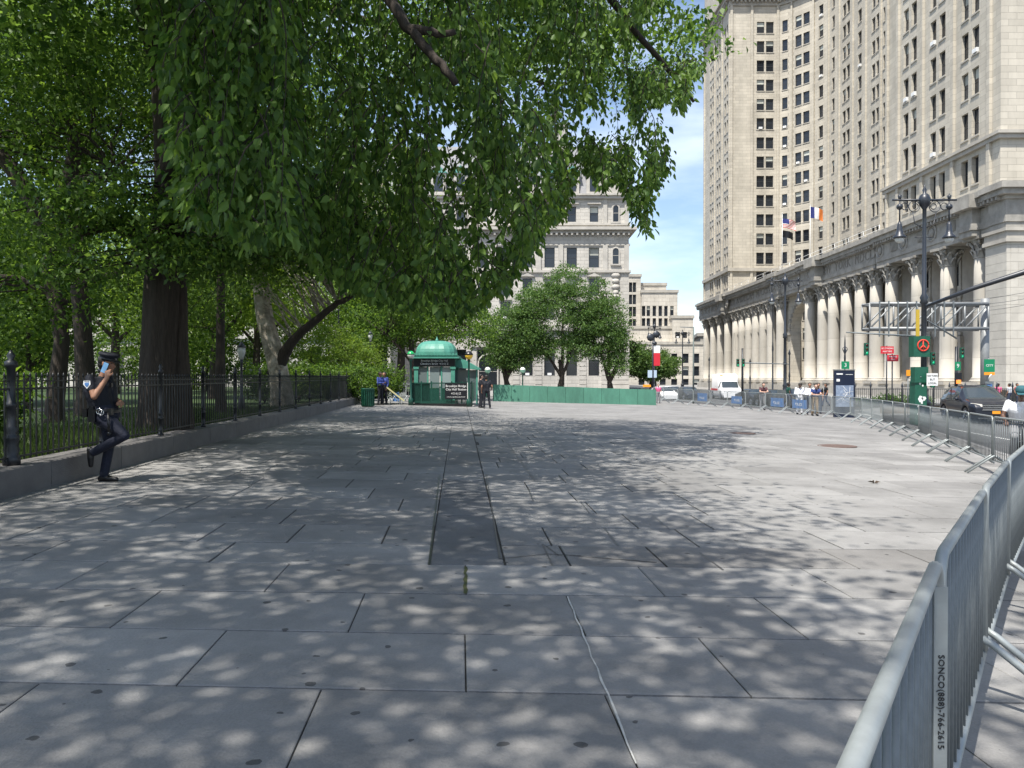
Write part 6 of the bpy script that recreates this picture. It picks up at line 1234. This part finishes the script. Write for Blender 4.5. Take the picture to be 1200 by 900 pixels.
b.build('map_streets', WHITEP, p); b = MB(); b.bx(-.42, -.1, -.092, -.082, 2.2, 2.27); b.bx(-.42, -.25, -.092, -.082, 1.85, 1.98); b.bx(.05, .42, -.092, -.082, 2.2, 2.22); b.build('heading_print', WHITEP, mp_); MB().bx(-.54, .54, -.1, .1, 2.425, 2.47).build('top_cap', GALVB, mp_)
# planter fence in front of the building
pf = thing('iron_railing', 'black iron railing with pointed posts between the street and the office building', 'railing', (0, 0, 0)); ry = 56.0
for k in range(17):
    x = 25.0 + k * 1.15; b = MB(); b.lathe([(.06, -.6), (.05, .2), (.07, .25), (.045, .9), (.08, 1.0), (.02, 1.3)], 8, c=(x, ry, 0)); b.build('post', POSTP, pf)
b = MB()
for k in range(130): x = 25 + k * 18.4 / 130; b.bx(x - .012, x + .012, ry - .01, ry + .01, -.45, .85)
b.build('bars', POSTP, pf, kind='stuff')
for z in (-.4, .8): MB().bx(25, 43.4, ry - .02, ry + .02, z - .025, z + .025).build('rail', POSTP, pf)
ps = thing('planting_bed', 'low green planting behind the iron railing', 'plants', (28.5, 57.2, -.55)); cc, pp = clusters([((0, 0, .4), (3.6, .6, .5))], 120, 30, .3, .1, .7); o = obj('foliage', leaves(pp, .16, LEAFG, droop=.1), ps); MB().bx(-4, 4, -.8, .8, -.02, .15).build('soil', EARTH, ps)
ws = thing('stone_wall', 'low brown stone wall at the street corner left of the dark car', 'wall', (24.2, 47, -.62)); MB().bx(-1.6, 1.2, -.2, .2, 0, .55).build('masonry', mat('brown_stone', (.3, .23, .16), noise=.3), ws); MB().bx(-1.65, 1.25, -.25, .25, .552, .64).build('coping', KERB, ws)
# overhead cables
for k, (z0, z1) in enumerate(((330, 352), (338, 358), (345, 366))):
    p0 = W(1260, z0, 50); p1 = W(1105, z1 + 2, 58); m_ = (p0 + p1) / 2 - Vector((0, 0, .25)); b = MB(); b.tube([p0, p0.lerp(m_, .5) - Vector((0, 0, .08)), m_, m_.lerp(p1, .5) - Vector((0, 0, .08)), p1], .015, 4)
    tag(b.build('overhead_cable', POSTP), ['uppermost', 'middle', 'lowest'][k] + ' thin cable strung in front of the corner pier', 'cable', 'overhead cables')
# far street: banner pole, plain pole, signs
bn = thing('banner_pole', 'dark lamp pole with a red and white banner far down the street', 'pole', (18.9, 103, -.65)); MB().tube([(0, 0, 0), (0, 0, 8.2)], [.14, .09], 8).build('pole', POSTP, bn); MB().bx(.1, .95, -.03, .03, 3.9, 5.6).build('red_banner', REDS, bn); MB().bx(.1, .95, -.03, .03, 5.61, 6.6).build('white_banner', WHITEP, bn); MB().bx(-.7, .5, -.06, .0, 2.3, 3.3).build('blue_white_sign', mat('pale_blue_sign', (.4, .5, .6)), bn)
b = MB(); b.ball((-.3, 0, 7.7), (.55, .2, .55), 8); b.ball((.45, 0, 8.1), (.5, .2, .5), 8); b.ball((.2, 0, 6.9), (.35, .2, .3), 8); b.build('signal_cluster', POSTP, bn)
gp_ = thing('plain_pole', 'slim grey-green pole rising behind the far barricades', 'pole', (13.7, 58, -.35)); MB().tube([(0, 0, 0), (0, 0, 5.8)], [.07, .05], 8).build('pole', mat('pole_grey_green', (.12, .14, .13)), gp_); MB().tube([(0, 0, 5.75), (-1.0, 0, 5.8)], .03, 5).build('bracket', GALVB, gp_)
for px, d, h, lb in ((905.5, 66, 9.0, 'dark slim pole beside the colonnade lamp'), (925, 62, 4.6, 'short ornate dark pole in front of the arch'), (879, 75, 4.2, 'ornate street sign pole among the far columns'), (831, 84, 4.6, 'thin black pole before the farthest columns')):
    x = (px - 600) / 900 * d; t = thing('street_pole', lb, 'pole', (x, d, -.65), 0, 'slim street poles'); b = MB(); b.lathe([(.16, 0), (.16, .3), (.08, .45), (.06, h * .5), (.09, h * .52), (.05, h * .6), (.05, h - .5), (.12, h - .4), (.03, h - .1), (.01, h)], 8); b.build('pole', POSTP, t)
# orange work lamp, little trade signs near the hoarding end
t = thing('orange_beacon', 'orange warning light on top of the right end of the hoarding', 'beacon', (9.2, 52.4, .95)); MB().box((0, 0, .12), (.55, .12, .16), taper=.9).build('lens', ORNG, t); MB().box((0, 0, .02), (.3, .1, .04)).build('foot', BLKL, t)

# ---------------------------------------------------------------- green hoarding
HP = mat('hoarding_plywood_green', (.075, .23, .16), rough=.7, noise=.34, nscale=2.2, bump=.2, bscale=6, rand=.12, stretch=(1, 1, .35))
ho = thing('green_hoarding', 'low green plywood hoarding across the far end of the plaza', 'hoarding', (0, 0, 0)); hA = Vector((-1.25, 52.0)); hB = Vector((9.72, 52.0)); n = 9
for i in range(n):
    a = hA.lerp(hB, i / n); c = hA.lerp(hB, (i + 1) / n); zt0 = 1.6 + (443 - (450.5 + 6.3 * i / n)) * 52 / 900; zt1 = 1.6 + (443 - (450.5 + 6.3 * (i + 1) / n)) * 52 / 900
    b = MB(); b.add([(a.x + .008, 52, zg(a.x) - .02), (c.x - .008, 52, zg(c.x) - .02), (c.x - .008, 52, zt1), (a.x + .008, 52, zt0), (a.x + .008, 52.03, zg(a.x) - .02), (c.x - .008, 52.03, zg(c.x) - .02), (c.x - .008, 52.03, zt1), (a.x + .008, 52.03, zt0)], [(0, 1, 2, 3), (5, 4, 7, 6), (3, 2, 6, 7), (0, 4, 5, 1), (1, 5, 6, 2), (0, 3, 7, 4)]); b.build('plywood_panel', HP, ho)
for i in range(n + 1): a = hA.lerp(hB, i / n); MB().bx(a.x - .04, a.x + .04, 52.035, 52.12, zg(a.x), 1.1 - .03 * i).build('batten', DKGRN, ho)
MB().bx(hB.x - .0, hB.x + .03, 52.0, 58, zg(9.7), .8).build('plywood_panel', HP, ho)

# ---------------------------------------------------------------- station kiosk and its railings
KX, KY = -4.3, 44.0; kz = zg(KX)
ki = thing('station_kiosk', 'green iron station entrance kiosk with a ribbed dome and scalloped eaves', 'kiosk', (KX, KY, kz)); w2, d2, hb_ = 1.02, 1.3, 2.15
b = MB(); b.bx(-w2 - .1, w2 + .1, -d2 - .1, d2 + .1, 0, .25); b.build('base', KGREEN, ki)
for sx_ in (-1, 1):
    for sy in (-1, 1): b = MB(); b.bx(sx_ * w2 - .11, sx_ * w2 + .11, sy * d2 - .11, sy * d2 + .11, .25, hb_); b.box((sx_ * w2, sy * d2, hb_ - .1), (.3, .3, .12)); b.build('corner_post', KROOF, ki)
for x in (-.38, .38): MB().bx(x - .045, x + .045, -d2 - .03, -d2 + .03, .25, hb_).build('mullion', KROOF, ki)
for x in (-.7, 0, .7): MB().bx(x - .27, x + .27, -d2 - .01, -d2 + .01, .95, hb_ - .05).build('glass_pane', mat('kiosk_glass', (.16, .2, .2), rough=.15, rand=.5), ki)
for x in (-.7, 0, .7): MB().bx(x - .27, x + .27, -d2 - .02, -d2 + .02, .25, .93).build('lower_panel', KGREEN, ki)
for sx_ in (-1, 1):
    for y in (-.65, 0, .65): MB().bx(sx_ * w2 - .01, sx_ * w2 + .01, y - .28, y + .28, .4, hb_ - .1).build('glass_pane', mat('kiosk_side_glass', (.1, .14, .14), rough=.15), ki)
b = MB(); b.bx(-w2 - .12, w2 + .12, -d2 - .16, -d2 - .05, hb_ + .0, hb_ + .43); fa = b.build('sign_fascia', BLACKS, ki)
for k, s_ in enumerate(('Brooklyn Bridge-City Hall', 'Chambers Street  4 5 6 J Z')): me = text_mesh(s_, .15, .004, WHITEP); o = obj('lettering', me, fa, (0, -d2 - .165, hb_ + .3 - .17 * k), FACE_CAM); o.scale = (.95, 1, 1)
b = MB(); b.bx(-w2 - .1, w2 + .1, -d2 - .045, d2 + .1, hb_, hb_ + .43); b.build('frieze', KGREEN, ki)
b = MB(); b.box((0, 0, hb_ + .47), (2 * w2 + .7, 2 * d2 + .7, .08)); b.box((0, 0, hb_ + .56), (2 * w2 + .5, 2 * d2 + .5, .1)); b.build('eaves', KROOF, ki)
b = MB(); n = 28; m_ = 8
for i in range(m_ + 1):
    t = i / m_; z = hb_ + .61 + .85 * math.sin(t * PI / 2) ** .9 if t > 0 else hb_ + .61; r = math.cos(t * PI / 2) ** .55 if t < 1 else .02
    for k in range(n):
        a = 2 * PI * k / n; c, s_ = math.cos(a), math.sin(a); e = 4.5; q = (abs(c) ** e + abs(s_) ** e) ** (-1 / e); rib = 1 + .018 * (k % 2)
        b.v.append(((w2 + .12) * q * c * max(r, .02) * rib, (d2 + .12) * q * s_ * max(r, .02) * rib, z))
    if i:
        for k in range(n): b.f.append(((i - 1) * n + k, (i - 1) * n + (k + 1) % n, i * n + (k + 1) % n, i * n + k)); b.m.append(0); b.smooth.append(False)
b.build('dome_roof', KROOF, ki); b = MB()
for x in np.linspace(-w2 - .2, w2 + .2, 16): b.prism([(x - .08, hb_ + .6), (x + .08, hb_ + .6), (x + .05, hb_ + .7), (x, hb_ + .74), (x - .05, hb_ + .7)], -d2 - .3, -d2 - .27, axis='y')
b.lathe([(.12, 0), (.08, .1), (.03, .2), (.0, .3)], 8, c=(0, 0, hb_ + 1.44)); b.build('cresting', KROOF, ki)
# lean-to glazed canopy right of the dome
cn = thing('kiosk_canopy', 'low pitched green canopy attached beside the domed kiosk', 'canopy', (-2.85, 45.0, kz)); b = MB(); b.prism([(-.75, 2.15), (1.0, 1.95), (1.0, 2.05), (.1, 2.55), (-.75, 2.55)], -1.4, 1.2, axis='y'); b.build('roof', KROOF, cn)
for x in (-.5, .85): MB().bx(x - .05, x + .05, -1.2, -1.1, 0, 2.0).build('post', KROOF, cn)
MB().bx(-.45, .8, -1.16, -1.14, .3, 1.95).build('glass_pane', mat('canopy_glass', (.08, .11, .11), rough=.15), cn)
# railing in front with the station sign
kr = thing('station_railing', 'green iron railing round the station stairs with barred panels', 'railing', (0, 41.3, kz)); rx0, rx1 = -5.35, -2.2; rx0, rx1 = (482 - 600) / 900 * 41.3, (553 - 600) / 900 * 41.3
for z in (.2, 1.22): MB().bx(rx0, rx1, -.03, .03, z - .03, z + .03).build('rail', KGREEN, kr)
MB().bx(rx0, rx1, -.12, .12, -.05, .12).build('kerb', BLKL, kr)
for i in range(7): x = rx0 + (rx1 - rx0) * i / 6; MB().bx(x - .035, x + .035, -.035, .035, 0, 1.32).build('post', KGREEN, kr)
b = MB()
for i in range(64): x = rx0 + (rx1 - rx0) * (i + .5) / 64; b.bx(x - .008, x + .008, -.008, .008, .2, 1.22)
b.build('bars', KGREEN, kr, kind='stuff')
MB().bx(rx0 + .05, rx0 + 1.0, .03, .05, .23, 1.2).build('side_panel', KGREEN, kr)
for x in (rx0, rx1): MB().bx(x - .03, x + .03, .05, 2.2, .2, 1.25).build('side_rail', KGREEN, kr)
ss = thing('station_sign', 'black station sign in white letters fixed on the green railing', 'sign', ((534.5 - 600) / 900 * 41.2, 41.2, kz)); sp = MB().bx(-.6, .6, -.03, .0, .36, 1.22).build('panel', BLACKS, ss)
for s_, z, sz in (('Brooklyn Bridge', 1.06, .17), ('City Hall Station', .88, .17), ('4 5 6 J Z', .66, .15), ('entrance uptown & downtown', .48, .08)): me = text_mesh(s_, sz, .004, WHITEP); wd = max(v.co.x for v in me.vertices) * 2; o = obj('lettering', me, sp, (0, -.035, z), FACE_CAM); o.scale = (min(1, 1.1 / wd), 1, 1)
b = MB(); b.bx(.6, .66, -.04, .01, .3, 1.25); b.build('edge_strip', WHITEP, ss)
def globe_lamp(label, px, d, pyg, top, body, scale=1.0):
    x = (px - 600) / 900 * d; g = zg(x); z = 1.6 + (443 - pyg) * d / 900 - g; t = thing('globe_lamp', label, 'lamp', (x, d, g), 0, 'station globe lamps'); b = MB(); b.lathe([(.14, 0), (.14, .35), (.06, .45), (.05, z - .35), (.09, z - .3), (.07, z - .2)], 10); b.build('post', KGREEN, t)
    r = .2 * scale; b = MB(); b.ball((0, 0, z), r, 14); gl = b.build('globe', body, t); b = MB(); b.lathe([(r * 1.05, 0.02), (r * .95, .09), (r * .55, r * .95), (.02, r * 1.08)], 14, c=(0, 0, z)); b.build('globe_cap', top, gl)
GG = mat('globe_green', (.01, .3, .08), rough=.25); GY = mat('globe_yellow', (.75, .48, .04), rough=.25)
globe_lamp('green and white globe lamp left of the domed kiosk', 481.5, 41.1, 416, GG, OPAL, 1.0); globe_lamp('yellow globe lamp with dark cap right of the kiosk sign', 549.5, 41.1, 416.5, BLKL, GY, 1.1)
globe_lamp('pale green globe lamp above the pair of officers', 571.5, 60, 434, OPAL, mat('globe_pale_green', (.3, .55, .4), rough=.3), 1.2); globe_lamp('pale green globe lamp under the trees beyond the hoarding', 612.5, 62, 434, OPAL, mat('globe_pale_green2', (.3, .55, .4), rough=.3), 1.2)
# bin, barriers, trestle
tb = thing('litter_bin', 'dark green slatted litter bin at the end of the plinth', 'bin', ((431 - 600) / 900 * 38, 38, zg(-7))); b = MB(); b.lathe([(.26, 0), (.3, .05), (.3, .82), (.34, .86), (.34, .92), (.29, .92), (.28, .1), (.02, .08)], 20); b.build('drum', DKGRN, tb); b = MB()
for k in range(20): a = 2 * PI * k / 20; b.bx(-.02, .02, -.02, .02, .06, .84, M=Matrix.Translation((.31 * math.cos(a), .31 * math.sin(a), 0)) @ Matrix.Rotation(a, 4, 'Z'))
b.build('slats', DKGRN, tb, kind='stuff')
tr = thing('trestle_barrier', 'yellow and white trestle barrier leaning beside the kiosk railing', 'barrier', ((469 - 600) / 900 * 41, 41, zg(-5))); b = MB(); b.box((0, 0, 0), (1.2, .04, .07), M=Matrix.Translation((-.25, -.05, .62)) @ Matrix.Rotation(R(38), 4, 'Y')); b.build('plank', mat('faded_yellow', (.45, .42, .2)), tr); b = MB()
for x in (-.35, .3):
    b.tube([(x - .3, -.1, 0), (x + .1, 0, .55)], .02, 5); b.tube([(x + .4, .1, 0), (x, 0, .55)], .02, 5)
b.build('legs', GALV, tr)
for i, px in enumerate((457, 464.5, 472)):
    x = (px - 600) / 900 * 47; t = thing('newspaper_box', ['pale grey newspaper box, left of three behind the trestle', 'blue newspaper box, middle of three behind the trestle', 'grey newspaper box, right of three behind the trestle'][i], 'box', (x, 47, zg(x))); b = MB(); b.bx(-.22, .22, -.2, .2, .3, 1.15); b.bx(-.18, .18, -.15, .15, 0, .3); b.build('housing', [WHITEP, BLUEB, GALV][i], t); b = MB(); b.bx(-.17, .17, -.22, -.2, .6, 1.05); b.build('window', GLASS, t); b = MB(); b.bx(-.24, .24, -.23, .23, 1.15, 1.2); b.build('lid', GALVB, t)
bc = barricade((-6.6, 44.5), (-4.9, 44.6), 'barricade standing behind the kiosk beside the newspaper boxes', 0)
# park lamp posts with white lanterns, dark sign post
for px, d, pyt, lb in ((283, 27, 408, 'small lantern lamp post behind the fence below the plane tree'), (434, 50, 392, 'park lamp post with white globe in front of the small yellow-green tree'), (397, 48, 355, 'tall dark pole with signal box in the park')):
    x = (px - 600) / 900 * d; z = 1.6 + (443 - pyt) * d / 900 - .4; t = thing('park_lamp', lb, 'lamp', (x, d, .4)); b = MB(); b.lathe([(.15, 0), (.12, .4), (.05, .6), (.045, z - .5), (.08, z - .4)], 8); b.build('post', POSTP, t)
    b = MB()
    if px == 397: b.box((.0, -.1, z - 2.2), (.5, .2, .5)); b.build('signal_box', POSTP, t)
    else: b.lathe([(.07, z - .4), (.15, z - .1), (.14, z + .02)], 8); l = b.build('lantern', OPAL, t); b = MB(); b.lathe([(.19, z + .02), (.08, z + .14), (.02, z + .24)], 8); b.build('lantern_roof', POSTP, l)
# keep only what is real: drop empty leftovers
for o in list(COL.objects):
    if o.type == 'EMPTY' and not o.children and o.parent is None: bpy.data.objects.remove(o)
    elif o.type == 'MESH' and len(o.data.polygons) == 0: bpy.data.objects.remove(o)
